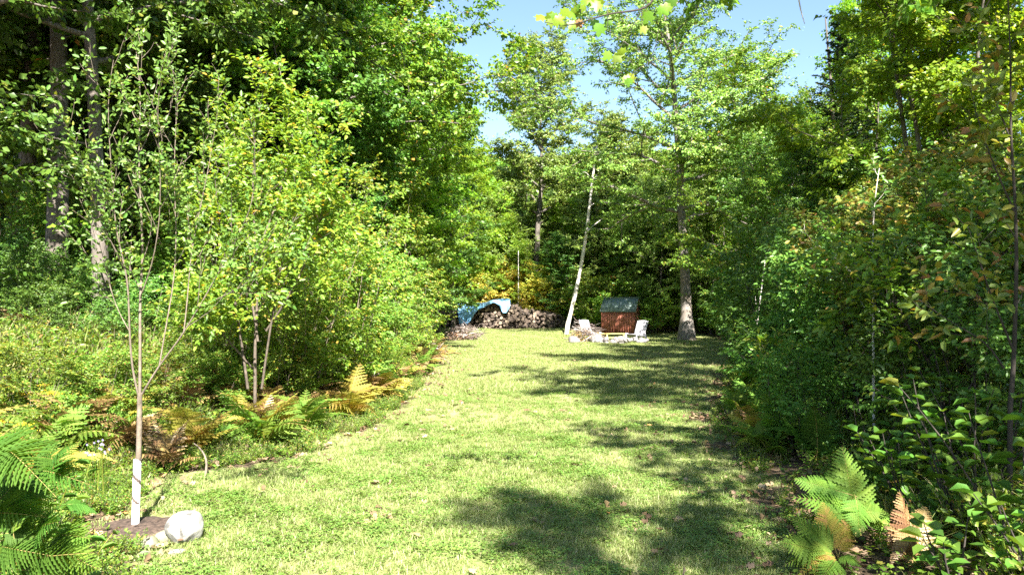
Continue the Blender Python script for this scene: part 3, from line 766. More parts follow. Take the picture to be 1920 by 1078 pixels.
# ------------------------------------------------------------------ single leaves as parts
def leaf_meshes(name, mat, tmpl, wid, n=4, seed=1):
    rng = np.random.default_rng(seed); out = []
    for i in range(n):
        g = Geo()
        leaves(g, np.zeros((1, 3)), np.array([[0, 1.0, 0]]), np.array([[0, 0, 1.0]]), 1.0, tmpl, wid * rng.uniform(.9, 1.1), curl=rng.uniform(.6, 2.2, 1))
        out.append(g.mesh(name, mat))
    return out
def place_leaf(me, parent, P, D, N, s, name='leaf'):
    D_, B, N_ = frame(np.array([D], float), np.array([N], float))
    m = np.eye(4); m[:3, 0] = -B[0] * s; m[:3, 1] = D_[0] * s; m[:3, 2] = N_[0] * s; m[:3, 3] = P
    o = bpy.data.objects.new(name, me); COL.objects.link(o); o.parent = parent
    o.matrix_local = Matrix(m.tolist())
    return o
def leaf_parts(parent, mat, P, D, N, size, tmpl, wid, rest_tmpl=None, most=300, seed=3):
    """the leaves that show largest are parts of their own, the others one mass"""
    loc = np.array(parent.location)
    dist = np.linalg.norm(P + loc - np.array([0, 0, EYE]), axis=1)
    size = np.broadcast_to(size, (len(P),))
    order = np.argsort(-(size / dist)); big = order[:most]; small = order[most:]
    ms = leaf_meshes(parent.name.split('.')[0] + '_leaf', mat, tmpl, wid, seed=seed)
    for q, i in enumerate(big): place_leaf(ms[q % len(ms)], parent, P[i], D[i], N[i], float(size[i]))
    if len(small):
        g = Geo(); leaves(g, P[small], D[small], N[small], size[small], rest_tmpl or tmpl, wid)
        stuff(g.obj('foliage', mat, parent))

def px_line(pts, Y, dy, loc):
    """a stem through marks read off the photograph, at real depth Y, leaning dy along the view"""
    n = len(pts)
    return np.array([wp(p[0], p[1], Y + dy * i / max(1, n - 1)) for i, p in enumerate(pts)]) - np.array(loc)

def smooth_line(p, k=3):
    t = np.arange(len(p)); tt = np.linspace(0, len(p) - 1, (len(p) - 1) * k + 1)
    q = np.stack([np.interp(tt, t, p[:, i]) for i in range(3)], -1)
    for _ in range(k): q[1:-1] = (q[:-2] + 2 * q[1:-1] + q[2:]) / 4
    return q

# ------------------------------------------------------------------ young apple tree with its white guard
def apple_tree():
    rng = np.random.default_rng(31)
    base = wp(258, 988, 5.93); loc = (base[0], base[1], float(gh(base[0], base[1])) - .02)
    e = thing('apple_tree', 'young apple tree with a white spiral guard round its foot', 'tree', loc)
    L = lambda pts, dy: smooth_line(px_line(pts, 5.93, dy, loc))
    g = Geo()
    trunk = L([(258, 992), (261, 930), (263, 860), (264, 790), (264, 735)], 0); trunk[0][2] = -.05
    tube(g, trunk, .022, .018, 10); g.obj('trunk', M['stem'], e, smooth=True)
    leads = [(L([(264, 738), (264, 650), (262, 560), (268, 480), (262, 380), (256, 280), (262, 180), (250, 90)], .3), .021),
             (L([(264, 750), (248, 690), (243, 610), (240, 520), (222, 460), (212, 400), (205, 300), (196, 190), (208, 110)], -.35), .015),
             (L([(264, 745), (300, 683), (335, 640), (365, 590), (400, 530), (430, 470), (468, 400), (480, 330)], -.2), .014),
             (L([(236, 510), (215, 470), (180, 400), (160, 330), (138, 260)], -.5), .008),
             (L([(345, 625), (352, 560), (356, 480), (372, 400), (392, 300), (405, 210)], .35), .009),
             (L([(300, 685), (312, 610), (328, 520), (330, 420), (322, 320), (330, 210), (320, 130)], .5), .010),
             (L([(262, 560), (285, 500), (300, 410), (298, 300), (290, 200), (300, 120)], -.45), .009),
             (L([(375, 575), (420, 555), (470, 530), (520, 470)], -.3), .007),
             (L([(243, 620), (225, 590), (205, 540), (190, 470), (175, 420)], .3), .007)]
    br = []
    for i, (p, r) in enumerate(leads):
        r *= .58
        b = Geo(); tube(b, p, r, r * .25, 6)
        mine = side_branches(rng, p, 8, .55, r * .45, .3, .5, .1, .12, 4, .3)
        for s in mine: tube(b, s[0], s[1], .0018, 4)
        br.append((p, r, r * .25)); br += mine
        for s in mine:
            for q in side_branches(rng, s[0], 2, .25, .0025, .3, .6, .1, .1, 3): br.append(q); tube(b, q[0], .0025, .0012, 3)
        b.obj('branch', M['stem'], e, smooth=True)
    br2 = [b for b in br]
    O, D = anchors(rng, br2, 820, .3)
    k = O[:, 2] > 1.35; O, D = O[k], D[k]; n = len(O)
    TD = nrm(D * .9 + rng.normal(0, .5, (n, 3)) + np.array([0, 0, .25])); TL = rng.uniform(.06, .22, n)
    P, DL, N = spray(rng, O, TD, TL, 5, .55, .55, .8, .02, .01)
    N[:, 1] -= .6
    leaf_parts(e, M['apple'], P, DL, N, rng.uniform(.028, .054, len(P)), LEAF6, .58)
    # the spiral tree guard: a white tube, its helical slit closed by a dark strip
    h = .53; g = Geo(); r = .028; n = 28; turns = 3.2; rows = 60
    d = trunk[-1] - trunk[0]; ax = d / d[2]
    V = []; 
    for i in range(rows + 1):
        z = h * i / rows
        a = np.arange(n) / n * 2 * PI
        V.append(np.stack([ax[0] * z + r * np.cos(a), ax[1] * z + r * np.sin(a), np.full(n, z)], -1))
    V = np.concatenate(V); i = np.arange(rows)[:, None] * n; j = np.arange(n)[None, :]
    Q = np.stack([i + j, i + (j + 1) % n, i + n + (j + 1) % n, i + n + j], -1)
    ph = ((np.arange(rows)[:, None] / rows * turns + np.arange(n)[None, :] / n) % 1)
    slit = (ph < .17) & (np.arange(rows)[:, None] > rows * .38)
    g.add(V, Q[~slit].reshape(-1, 4))
    m = flat_mat('white_guard_plastic', (.74, .73, .76), (.84, .83, .84), 9, .45, .1)
    o = g.obj('trunk_guard', m, e, smooth=True)
    sd = o.modifiers.new('thick', 'SOLIDIFY'); sd.thickness = .002
    g = Geo(); g.add(V * [1, 1, 1], Q[slit].reshape(-1, 4)); g.obj('spiral_dark_strip', flat_mat('dark_gap_fill', (.07, .05, .04), (.12, .09, .07), 20, .9), o)  # dark strip stands in for the dim inside of the slit
    g = Geo()                                             # the small cross printed on it
    mk = flat_mat('dark_print', (.12, .1, .1), (.16, .14, .14), 9, .6, 0)
    zc = .115; fx = ax[0] * zc; fy = ax[1] * zc - r - .003
    for (w_, h_) in ((.018, .0035), (.0035, .034)):
        g.add([(fx - w_ / 2, fy, zc - h_ / 2), (fx + w_ / 2, fy, zc - h_ / 2), (fx + w_ / 2, fy, zc + h_ / 2), (fx - w_ / 2, fy, zc + h_ / 2)], [[0, 1, 2, 3]])
    g.obj('cross_mark', mk, o)
    # bare dark soil round its foot
    g = Geo(); n = 26; rows = 7; V = []
    for q in range(rows):
        rr = q / (rows - 1)
        for a in np.arange(n) / n * 2 * PI:
            k2 = 1 + .12 * math.sin(a * 3) + .07 * math.sin(a * 7)
            x, y = loc[0] + .12 + .42 * rr * k2 * math.cos(a), loc[1] + .06 + .30 * rr * k2 * math.sin(a)
            V.append((x, y, float(gh(x, y)) + .045 * (1 - rr ** 2) + .006 * math.sin(a * 9 + q * 2) - (.012 if rr == 1 else 0)))
    i = np.arange(rows - 1)[:, None] * n; j = np.arange(n)[None, :]
    g.add(V, np.stack([i + j, i + n + j, i + n + (j + 1) % n, i + (j + 1) % n], -1).reshape(-1, 4))
    struct(g.obj('soil_bed', flat_mat('dark_mulch', (.03, .02, .015), (.11, .075, .055), 30, .95, .8), smooth=True))
apple_tree()

def rock_geo(seed, sx, sy, sz, rough=.12, sub=3, pw=1.0, flat=.0):
    import bmesh
    bm = bmesh.new(); bmesh.ops.create_icosphere(bm, subdivisions=sub, radius=1)
    rng = np.random.default_rng(seed); ks = rng.normal(0, 1.6, (7, 3)); ph = rng.uniform(0, 6, 7)
    V = np.array([v.co[:] for v in bm.verts]); Fc = np.array([[v.index for v in f.verts] for f in bm.faces]); bm.free()
    d = 1 + rough * sum(np.sin(V @ ks[i] + ph[i]) for i in range(7)) / 2.2
    for i in range(5):                                    # a few broken facets
        nn = nrm(rng.normal(0, 1, 3)); lim = rng.uniform(.72, .9)
        pr = V @ nn; d = np.where(pr * d > lim, lim / np.maximum(pr, .01), d)
    V = V * d[:, None] * np.array([sx, sy, sz])
    return V, Fc
M['granite'] = flat_mat('pale_granite', (.10, .095, .085), (.34, .33, .305), 11, .9, 1.0, lo=.36, hi=.5)
M['mossrock'] = flat_mat('mossy_stone', (.26, .235, .19), (.16, .18, .08), 6, .9, .5)
M['ringrock'] = flat_mat('weathered_stone', (.09, .082, .078), (.27, .25, .24), 3, .85, .5)
def boulders():
    V, Fc = rock_geo(4, .128, .10, .135, .09, 4); V = V + np.sin(V[:, [1, 2, 0]] * 38) * .0035
    V[:, 0] += np.where(V[:, 2] > 0, .02 * V[:, 2] / .14, 0)
    g = Geo(); g.add(V, Fc); b = wp(353, 1010, 5.62)
    o = g.obj('boulder', M['granite'], smooth=True, loc=(b[0], 5.62, float(gh(b[0], 5.62)) + .095), rot=(0, .18, .3))
    tag(o, 'white rounded boulder standing beside the young apple tree', 'rock')
    for px, Y, sx, sy, sz, lb in [(285, 5.5, .085, .06, .045, 'low flat mossy stone in front of the apple tree guard'), (312, 5.62, .06, .06, .05, 'small mossy stone between the flat stone and white boulder'), (277, 5.28, .05, .04, .025, 'little pale stone half sunk in the grass below the flat stone'),
                                  (337, 5.36, .07, .035, .02, 'flat pale stone at the foot of the white boulder')]:
        V, Fc = rock_geo(int(px), sx, sy, sz, .14, 3); g = Geo(); g.add(V, Fc); x = (px - 960) / F * Y
        tag(g.obj('stone', M['mossrock'] if px < 330 else M['granite'], smooth=True, loc=(x, Y, float(gh(x, Y)) + sz * .55), rot=(0, 0, px)), lb, 'rock', 'stones round the foot of the apple tree')
    for px, Y, s, lb in [(405, 8.2, .05, 'dark stone lying at the shaded edge of the left bank'), (490, 8.9, .09, 'brown stone among dead leaves below the ferns')]:
        V, Fc = rock_geo(int(px), s * 1.5, s, s * .8, .14, 3); g = Geo(); g.add(V, Fc); x = (px - 960) / F * Y
        tag(g.obj('stone', flat_mat('brown_stone', (.12, .09, .07), (.3, .24, .2), 12, .9), smooth=True, loc=(x, Y, float(gh(x, Y)) + s * .4), rot=(0, 0, px)), lb, 'rock')
boulders()

# ------------------------------------------------------------------ ferns
def frond_mesh(seed, mat, npin=17, detail=True, arch=.25, wmax=.36):
    """one frond of unit length along +Y, blade facing +Z"""
    rng = np.random.default_rng(seed); g = Geo()
    cv = lambda t: np.array([0.015 * math.sin(t * 5 + seed), t * (1 - .12 * arch * t), .30 * arch * math.sin(t * PI * .9) - arch * .45 * t * t])
    spine = np.array([cv(t) for t in np.linspace(0, 1, 10)])
    tube(g, spine, .008, .0015, 4, m=1)
    t0 = .18
    for i in range(npin):
        t = t0 + (1 - t0) * (i / npin) ** 1.02
        u = (t - t0) / (1 - t0)
        Lp = wmax * (min(1, .62 + u * 2.2) * (1 - u) ** .85 + .025) * rng.uniform(.9, 1.08)
        o = cv(t); d = nrm(cv(min(1, t + .02)) - cv(t - .02))
        for s in (-1, 1):
            ang = .28 + .35 * u + rng.normal(0, .05)
            D = np.array([s, 0, 0]) * math.cos(ang) + d * math.sin(ang); D[2] -= .18 + rng.normal(0, .08)
            D = nrm(D)
            if detail:
                k = max(4, int(10 * Lp / wmax))
                a = np.linspace(0, 1, 2 * k + 1)
                C_ = o + D * (a * Lp)[:, None]; C_[:, 2] -= .14 * Lp * a ** 2
                tooth = np.where(np.arange(2 * k + 1) % 2 == 1, 1.0, .38)
                wd = (.165 * Lp * (1 - a) ** .75 + .004) * tooth + .002
                sd = nrm(np.cross(D, [0, 0, 1.0]))
                sk = D * (tooth * .05 * Lp)[:, None]
                up_ = np.array([0, 0, 1.0]) * (wd * .35)[:, None]
                Lf = C_ + sd * wd[:, None] + sk + up_; Rt = C_ - sd * wd[:, None] + sk + up_
                n_ = len(a); V_ = np.concatenate([C_, Lf, Rt]); q_ = np.arange(n_ - 1)
                g.add(V_, np.stack([q_, q_ + 1, n_ + q_ + 1, n_ + q_], -1), np.stack([q_, 2 * n_ + q_, 2 * n_ + q_ + 1, q_ + 1], -1))
            else:
                leaves(g, o[None], D[None], np.array([[0, 0, 1.0]]) + rng.normal(0, .25, (1, 3)), Lp, LEAF6, .34)
    return g.mesh('frond', [mat, M['fernstem']])
FR = {}
for key in ('fern', 'fernd', 'ferny', 'fernb'):
    FR[key] = [frond_mesh(i + hash_, M[key], 13, True, a, .38) for i, (hash_, a) in enumerate([(1, .3), (5, .6), (9, .9)])]
    FR[key + '_near'] = [frond_mesh(i + 40, M[key], 21, True, a, .42) for i, a in enumerate((.15, .45, .8))]

def fern_plant(x, y, size, key, label, group, rng, n=7, near=False, z=None, order=None):
    e = thing('fern', label, 'fern', (x, y, float(gh(x, y)) if z is None else z), 0, group)
    pool = FR[key + ('_near' if near else '')]
    for i in range(n):
        a = i / n * 2 * PI + rng.normal(0, .3); el = rng.uniform(.45, 1.3)
        D = np.array([math.cos(a) * math.cos(el), math.sin(a) * math.cos(el), math.sin(el)])
        N = np.array([-math.cos(a) * math.sin(el), -math.sin(a) * math.sin(el), math.cos(el)]) + rng.normal(0, .2, 3)
        place_leaf(pool[int(rng.integers(0, len(pool)))], e, (0, 0, 0), D, N, size * rng.uniform(.7, 1.15), 'frond')
    return e

def left_ferns():
    rng = np.random.default_rng(55)
    spots = []
    for i in range(150):
        y = 7.2 + 19 * (i / 150) ** 1.15 + rng.uniform(-.3, .3)
        d = rng.uniform(.25, 2.6) if y < 16 else rng.uniform(.1, 1.2)
        x = float(edgeL(y)) - d
        spots.append((x, y, d))
    for x, y, d in spots:
        px = 960 + F * x / y
        r = rng.uniform()
        if px < 260: key = 'fern' if r < .45 else ('ferny' if r < .8 else 'fernb')
        elif px < 450: key = 'fernb' if r < .68 else ('ferny' if r < .9 else 'fern')
        elif px < 640: key = 'ferny' if r < .45 else ('fern' if r < .75 else 'fernb')
        else: key = 'fernb' if r < .4 else ('fern' if r < .7 else 'ferny')
        near = 'beside the apple tree crown' if px < 320 else ('on the shaded bank right of the apple tree' if px < 440 else ('at the foot of the yellow green sapling' if px < 600 else ('on the bank where the lawn curves' if px < 720 else 'at the far end of the left bank')))
        c = {'fern': 'green bracken fern', 'ferny': 'yellowing bracken fern', 'fernb': 'rust brown withered fern'}[key]
        fern_plant(x, y, rng.uniform(.55, .9) if y < 14 else rng.uniform(.6, .95), key, c + ' ' + near, 'ferns along the left bank', rng, 10)
    # ferns higher up the sunny bank and at the forest foot
    for i in range(26):
        px = rng.uniform(-20, 330); y = rng.uniform(9, 13.5); x = (px - 960) / F * y
        key = ['fern', 'fernd', 'ferny', 'fernb'][int(rng.choice(4, p=[.4, .3, .2, .1]))]
        c = {'fern': 'green fern', 'fernd': 'deep green fern', 'ferny': 'yellow fern', 'fernb': 'brown fern'}[key]
        fern_plant(x, y, rng.uniform(.45, .75), key, c + ' high on the sunny bank at the forest foot', 'ferns at the forest foot', rng, 7)
left_ferns()

def near_ferns():
    rng = np.random.default_rng(66)
    def fr(e, key, b, t, Y0, Y1, nrmv, i):
        loc = np.array(e.location); p0 = wp(b[0], b[1], Y0) - loc; p1 = wp(t[0], t[1], Y1) - loc
        D = p1 - p0; L = float(np.linalg.norm(D))
        place_leaf(FR[key + '_near'][i % 3], e, p0, D, np.array(nrmv, float), L * 1.04, 'frond')
    # tall sunlit fern at the right edge of the lawn
    e = thing('fern', 'bright green sunlit fern with one tall upright frond at the lawn edge', 'fern', tuple(wp(1600, 1015, 5.3)), 0)
    for j, (b, t, y0, y1, nv) in enumerate([((1608, 1000), (1578, 838), 5.3, 5.35, (0, -1, .35)), ((1600, 925), (1606, 1000), 5.28, 5.05, (.2, -1, .6)), ((1600, 1000), (1508, 915), 5.3, 5.2, (0, -.8, .8)), ((1604, 930), (1490, 895), 5.3, 5.35, (0, -.8, .7)),
                                          ((1606, 960), (1668, 958), 5.3, 5.25, (.1, -.8, .7)), ((1600, 1000), (1650, 925), 5.32, 5.6, (.2, -.7, .8)), ((1597, 960), (1530, 960), 5.25, 5.1, (0, -.9, .5)), ((1600, 1010), (1560, 890), 5.35, 5.6, (-.2, -.8, .6))]):
        fr(e, 'fern', b, t, y0, y1, nv, 0 if j < 2 else j)
    e = thing('fern', 'low yellow green fern in front of the tall sunlit fern', 'fern', tuple(wp(1560, 1045, 5.0)), 0)
    for j, (b, t, y0, y1, nv) in enumerate([((1560, 1040), (1468, 1012), 5.0, 4.85, (0, -.8, .8)), ((1562, 1040), (1490, 968), 5.02, 5.0, (-.2, -.8, .7)), ((1560, 1042), (1500, 1060), 4.98, 4.8, (0, -.7, .9)), ((1565, 1040), (1540, 940), 5.05, 5.1, (0, -1, .4)),
                                          ((1566, 1042), (1610, 1050), 5.0, 4.85, (.2, -.7, .8)), ((1560, 1040), (1478, 1040), 5.0, 4.85, (0, -.8, .8)), ((1566, 1040), (1590, 965), 5.05, 5.15, (.1, -1, .4)), ((1560, 1045), (1540, 1078), 4.95, 4.7, (0, -.8, .8))]):
        fr(e, 'ferny' if j in (2, 3, 6) else 'fern', b, t, y0, y1, nv, j)
    e = thing('fern', 'dead curled brown fern in the shade right of the sunlit fern', 'fern', tuple(wp(1690, 1050, 5.1)), 0)
    for j, (b, t, y0, y1, nv) in enumerate([((1700, 1050), (1688, 922), 5.1, 5.1, (.5, -.8, .2)), ((1700, 1050), (1730, 940), 5.1, 5.2, (-.4, -.8, .2)), ((1695, 980), (1680, 1062), 5.1, 4.95, (.3, -1, .3)), ((1700, 1000), (1712, 1070), 5.1, 5.0, (0, -1, .2)), ((1698, 1040), (1660, 975), 5.1, 5.1, (.2, -1, .3))]):
        fr(e, 'fernb', b, t, y0, y1, nv, j)
    # big fern close by at the bottom left, its part shade coloured in
    e = thing('fern', 'large fern coloured deep green for its shade at the bottom left corner', 'fern', tuple(wp(40, 1130, 3.3)), 0)
    for j in range(60):
        bx, by = rng.uniform(-50, 120), rng.uniform(850, 1100); a_ = rng.uniform(-.6, 1.6); L_ = rng.uniform(45, 85)
        y0 = rng.uniform(3.0, 3.8)
        fr(e, 'fernd' if j % 5 else 'fern', (bx, by), (bx + L_ * math.cos(a_), by - L_ * math.sin(a_) * .9), y0, y0 - rng.uniform(-.1, .3), (rng.normal(0, .35), rng.uniform(-1, -.4), rng.uniform(.4, 1)), 1 + j % 2)
    # ferns further along the right lawn edge
    for px, Y, s, key, lb in [(1440, 8.6, .55, 'fern', 'green fern at the lawn edge where the right shade begins'), (1480, 8.9, .7, 'fern', 'tall green fern under the small sunlit sumac'), (1400, 10.6, .5, 'ferny', 'pale yellow green fern on the right lawn edge'), (1385, 11.8, .55, 'fern', 'green fern beside the long lawn shadow'),
                              (1430, 11.2, .7, 'fern', 'green fern behind the pale yellow one'), (1420, 9.6, .5, 'ferny', 'straw yellow fern bending over the right lawn edge'), (1530, 8.2, .6, 'fernd', 'deep green fern in the shade above the sunlit fern'), (1450, 9.8, .6, 'fernb', 'brown fern mixed among the right edge ferns'),
                              (1400, 13.5, .7, 'fern', 'green fern at the dark tongue of lawn shadow'), (1640, 6.6, .55, 'fernd', 'dark fern behind the tall sunlit fern'), (1770, 5.6, .5, 'fernd', 'dark fern right of the dead brown one'), (1390, 16, .8, 'fern', 'green fern farther along the right lawn edge')]:
        x = (px - 960) / F * Y
        fern_plant(x, Y, s, key, lb, 'ferns along the right lawn edge', rng, 8, near=Y < 10)
near_ferns()

# ------------------------------------------------------------------ flowers on the bank
def flowers():
    rng = np.random.default_rng(12)
    for px, py, Y, lb in [(85, 722, 8.4, 'tallest yellow goldenrod with two flat flower heads'), (52, 738, 8.2, 'yellow goldenrod left of the tallest one'), (98, 736, 8.2, 'yellow goldenrod just below the tallest one'), (137, 738, 8.3, 'small yellow goldenrod toward the apple tree'),
                          (10, 788, 7.6, 'yellow goldenrod low at the picture edge'), (5, 672, 9.6, 'yellow goldenrod high on the bank'), (40, 795, 7.5, 'pair of small goldenrod heads above the dark fern'), (22, 660, 10, 'far goldenrod at the top of the bank')]:
        p = wp(px, py, Y); gz = float(gh(p[0], Y)); h = max(.3, p[2] - gz)
        e = thing('goldenrod', lb, 'flower', (p[0], Y, gz), 0, 'goldenrods on the left bank')
        g = Geo(); st = np.array([(0, 0, 0), (.01, 0, h * .5), (0, 0, h)]); tube(g, st, .004, .002, 4); g.obj('stem', M['under'], e)
        g = Geo(); n = 36; z = rng.uniform(.1, .9, n) * h; a = rng.uniform(0, 6.28, n)
        leaves(g, np.stack([np.zeros(n), np.zeros(n), z], -1), np.stack([np.cos(a), np.sin(a), np.full(n, .4)], -1), np.tile([0, 0, 1.0], (n, 1)), .08, LEAF6, .2); stuff(g.obj('foliage', M['under'], e))
        for k in range(2 if px in (85, 40) else 1):
            g = Geo(); n = 130
            P = np.stack([rng.normal(0, .045, n) + k * .06, rng.normal(0, .03, n), h + rng.normal(0, .008, n) - k * .05], -1)
            leaves(g, P, rng.normal(0, 1, (n, 3)), rng.normal(0, .5, (n, 3)) + [0, -.3, 1], .016, DIA, .8); g.obj('flower_head', M['flower_y'], e)
    for px, py, Y, lb in [(185, 828, 6.7, 'clump of pale aster blossoms left of the white guard'), (200, 842, 6.6, 'pale aster nearest the white guard'), (168, 850, 6.5, 'small pale aster below the larger clump')]:
        p = wp(px, py, Y); gz = float(gh(p[0], Y)); h = max(.25, p[2] - gz)
        e = thing('aster', lb, 'flower', (p[0], Y, gz), 0, 'asters left of the white guard')
        g = Geo()
        heads = [np.array([rng.normal(0, .03), rng.normal(0, .03), h + rng.normal(0, .025)]) for _ in range(6)]
        for hd in heads: tube(g, [(0, 0, 0), hd * .6, hd], .003, .0015, 4)
        g.obj('stem', M['under'], e)
        for hd in heads:
            g = Geo(); n = 14; a = np.arange(n) / n * 2 * PI
            leaves(g, np.tile(hd, (n, 1)), np.stack([np.cos(a), -.4 * np.ones(n), np.sin(a)], -1), np.tile([0, -1.0, .3], (n, 1)), .012, DIA, .3); g.obj('flower_head', M['flower_w'], e)
flowers()

# ------------------------------------------------------------------ near saplings whose leaves can be told apart
def sapling(name, label, base_px, Y, stems, mat, bark, seed, nleaf_twigs, lsize, tmpl=LEAF6, wid=.6, nside=8, sl=.5, tl=(.08, .25), npt=5, zmin=.3, group=None, ang=.7, up=.8, wild=.35, droop=.04, cat='tree', nside2=2, lift=.05):
    rng = np.random.default_rng(seed)
    b = wp(base_px[0], base_px[1], Y); loc = (b[0], Y, float(gh(b[0], Y)) - .03)
    e = thing(name, label, cat, loc, 0, group)
    br = []
    for i, (pts, dy, r) in enumerate(stems):
        p = smooth_line(px_line(pts, Y, dy, loc)); 
        if i == 0: p[0][2] = 0
        g = Geo(); tube(g, p, r, r * .2, 7)
        mine = side_branches(rng, p, nside, sl, r * .4, .25, ang, .3, lift, 4, .5)
        for s in mine:
            tube(g, s[0], s[1], .0015, 4)
            for q in side_branches(rng, s[0], nside2, sl * .45, .002, .3, .7, .5, .03, 3): br.append(q); tube(g, q[0], .002, .001, 3)
        br.append((p, r, r * .2)); br += mine
        g.obj('trunk' if i == 0 else 'branch', bark, e, smooth=True)
    O, D = anchors(rng, br, nleaf_twigs, .25); k = O[:, 2] > zmin; O, D = O[k], D[k]; n = len(O)
    TD = D * .7 + rng.normal(0, .55, (n, 3)); TD[:, 2] += .1; TD = nrm(TD)
    P, DL, N = spray(rng, O, TD, rng.uniform(tl[0], tl[1], n), npt, up, wild, .9, droop, .008)
    N[:, 1] -= .5
    leaf_parts(e, mat, P, DL, N, lsize * rng.uniform(.7, 1.15, len(P)), tmpl, wid)
    return e
M['cherry'] = leaf_mat('cherry_leaf', [(0, (.10, .20, .02)), (.5, (.17, .28, .03)), (.88, (.26, .36, .04)), (.97, (.40, .38, .05)), (1, (.45, .25, .05))], clump=.25, clump_col=(.30, .33, .04))
sapling('cherry_sapling', 'yellow green sapling with arching tops right of the apple tree', (480, 725), 9.6,
        [([(480, 728), (478, 650), (484, 560), (478, 450), (470, 340), (478, 230), (500, 120)], .2, .021), ([(492, 728), (506, 620), (530, 480), (560, 360), (610, 250)], -.3, .015), ([(466, 728), (448, 600), (430, 520), (410, 420), (400, 320)], -.5, .018),
         ([(484, 640), (470, 540), (440, 430), (445, 300), (430, 200)], .4, .016), ([(500, 620), (540, 560), (570, 500), (600, 420), (612, 340)], -.6, .016), ([(474, 690), (430, 640), (395, 600), (370, 560)], -.7, .014), ([(478, 480), (520, 380), (545, 280), (550, 210)], .5, .012)],
        M['cherry'], M['stemb'], 71, 1500, .072, nside=13, sl=.66, tl=(.1, .34), npt=7, zmin=.1)
sapling('poplar_sapling', 'pale stemmed sapling standing in the right thicket', (1638, 700), 8.6,
        [([(1636, 700), (1637, 620), (1638, 540), (1636, 450), (1642, 370), (1652, 310)], 0, .016), ([(1637, 560), (1600, 510), (1550, 470), (1520, 450)], -.3, .008), ([(1637, 520), (1680, 480), (1700, 440)], .2, .007)],
        M['apple'], M['birch'], 72, 90, .075, nside=6, sl=.35, tl=(.05, .16), npt=5, zmin=.8)
sapling('alder_sapling', 'thin dark stem with yellow brown leaves close by at the right edge', (1888, 790), 6.0,
        [([(1888, 790), (1898, 700), (1903, 600), (1908, 480), (1906, 360), (1898, 240), (1902, 120), (1896, -60)], 0, .020), ([(1900, 660), (1860, 560), (1840, 500), (1815, 420)], -.3, .009), ([(1906, 400), (1870, 320), (1842, 240), (1820, 150)], -.2, .008), ([(1900, 260), (1870, 190), (1850, 100), (1840, 40)], .3, .007), ([(1880, 690), (1850, 640), (1790, 610), (1720, 560)], -.2, .009)],
        M['turning'], M['stemd'], 73, 110, .095, nside=6, sl=.42, tl=(.06, .2), npt=4, zmin=.8, wild=.6)
sapling('beech_sapling', 'sprawling sapling with yellow green leaves over the right thicket', (1775, 735), 7.6,
        [([(1775, 738), (1740, 680), (1700, 610), (1672, 545), (1650, 500), (1622, 470)], -.5, .018), ([(1740, 680), (1760, 600), (1760, 500), (1740, 400), (1735, 330)], .3, .012), ([(1700, 610), (1670, 590), (1620, 560), (1560, 500)], .2, .010), ([(1760, 620), (1800, 540), (1830, 450), (1835, 370)], 0, .010)],
        M['cherry'], M['stemd'], 74, 240, .09, nside=8, sl=.55, tl=(.1, .3), npt=6, zmin=.6, ang=.9)
sapling('sumac_seedling', 'small sunlit sumac-like seedling rising over the right edge ferns', (1440, 760), 9.2,
        [([(1442, 770), (1440, 720), (1436, 660), (1425, 640)], 0, .008), ([(1440, 720), (1470, 690), (1500, 670)], .1, .005)], M['under'], M['stem'], 75, 34, .10, nside=5, sl=.3, tl=(.15, .3), npt=8, wid=.35, zmin=.2, cat='plant')

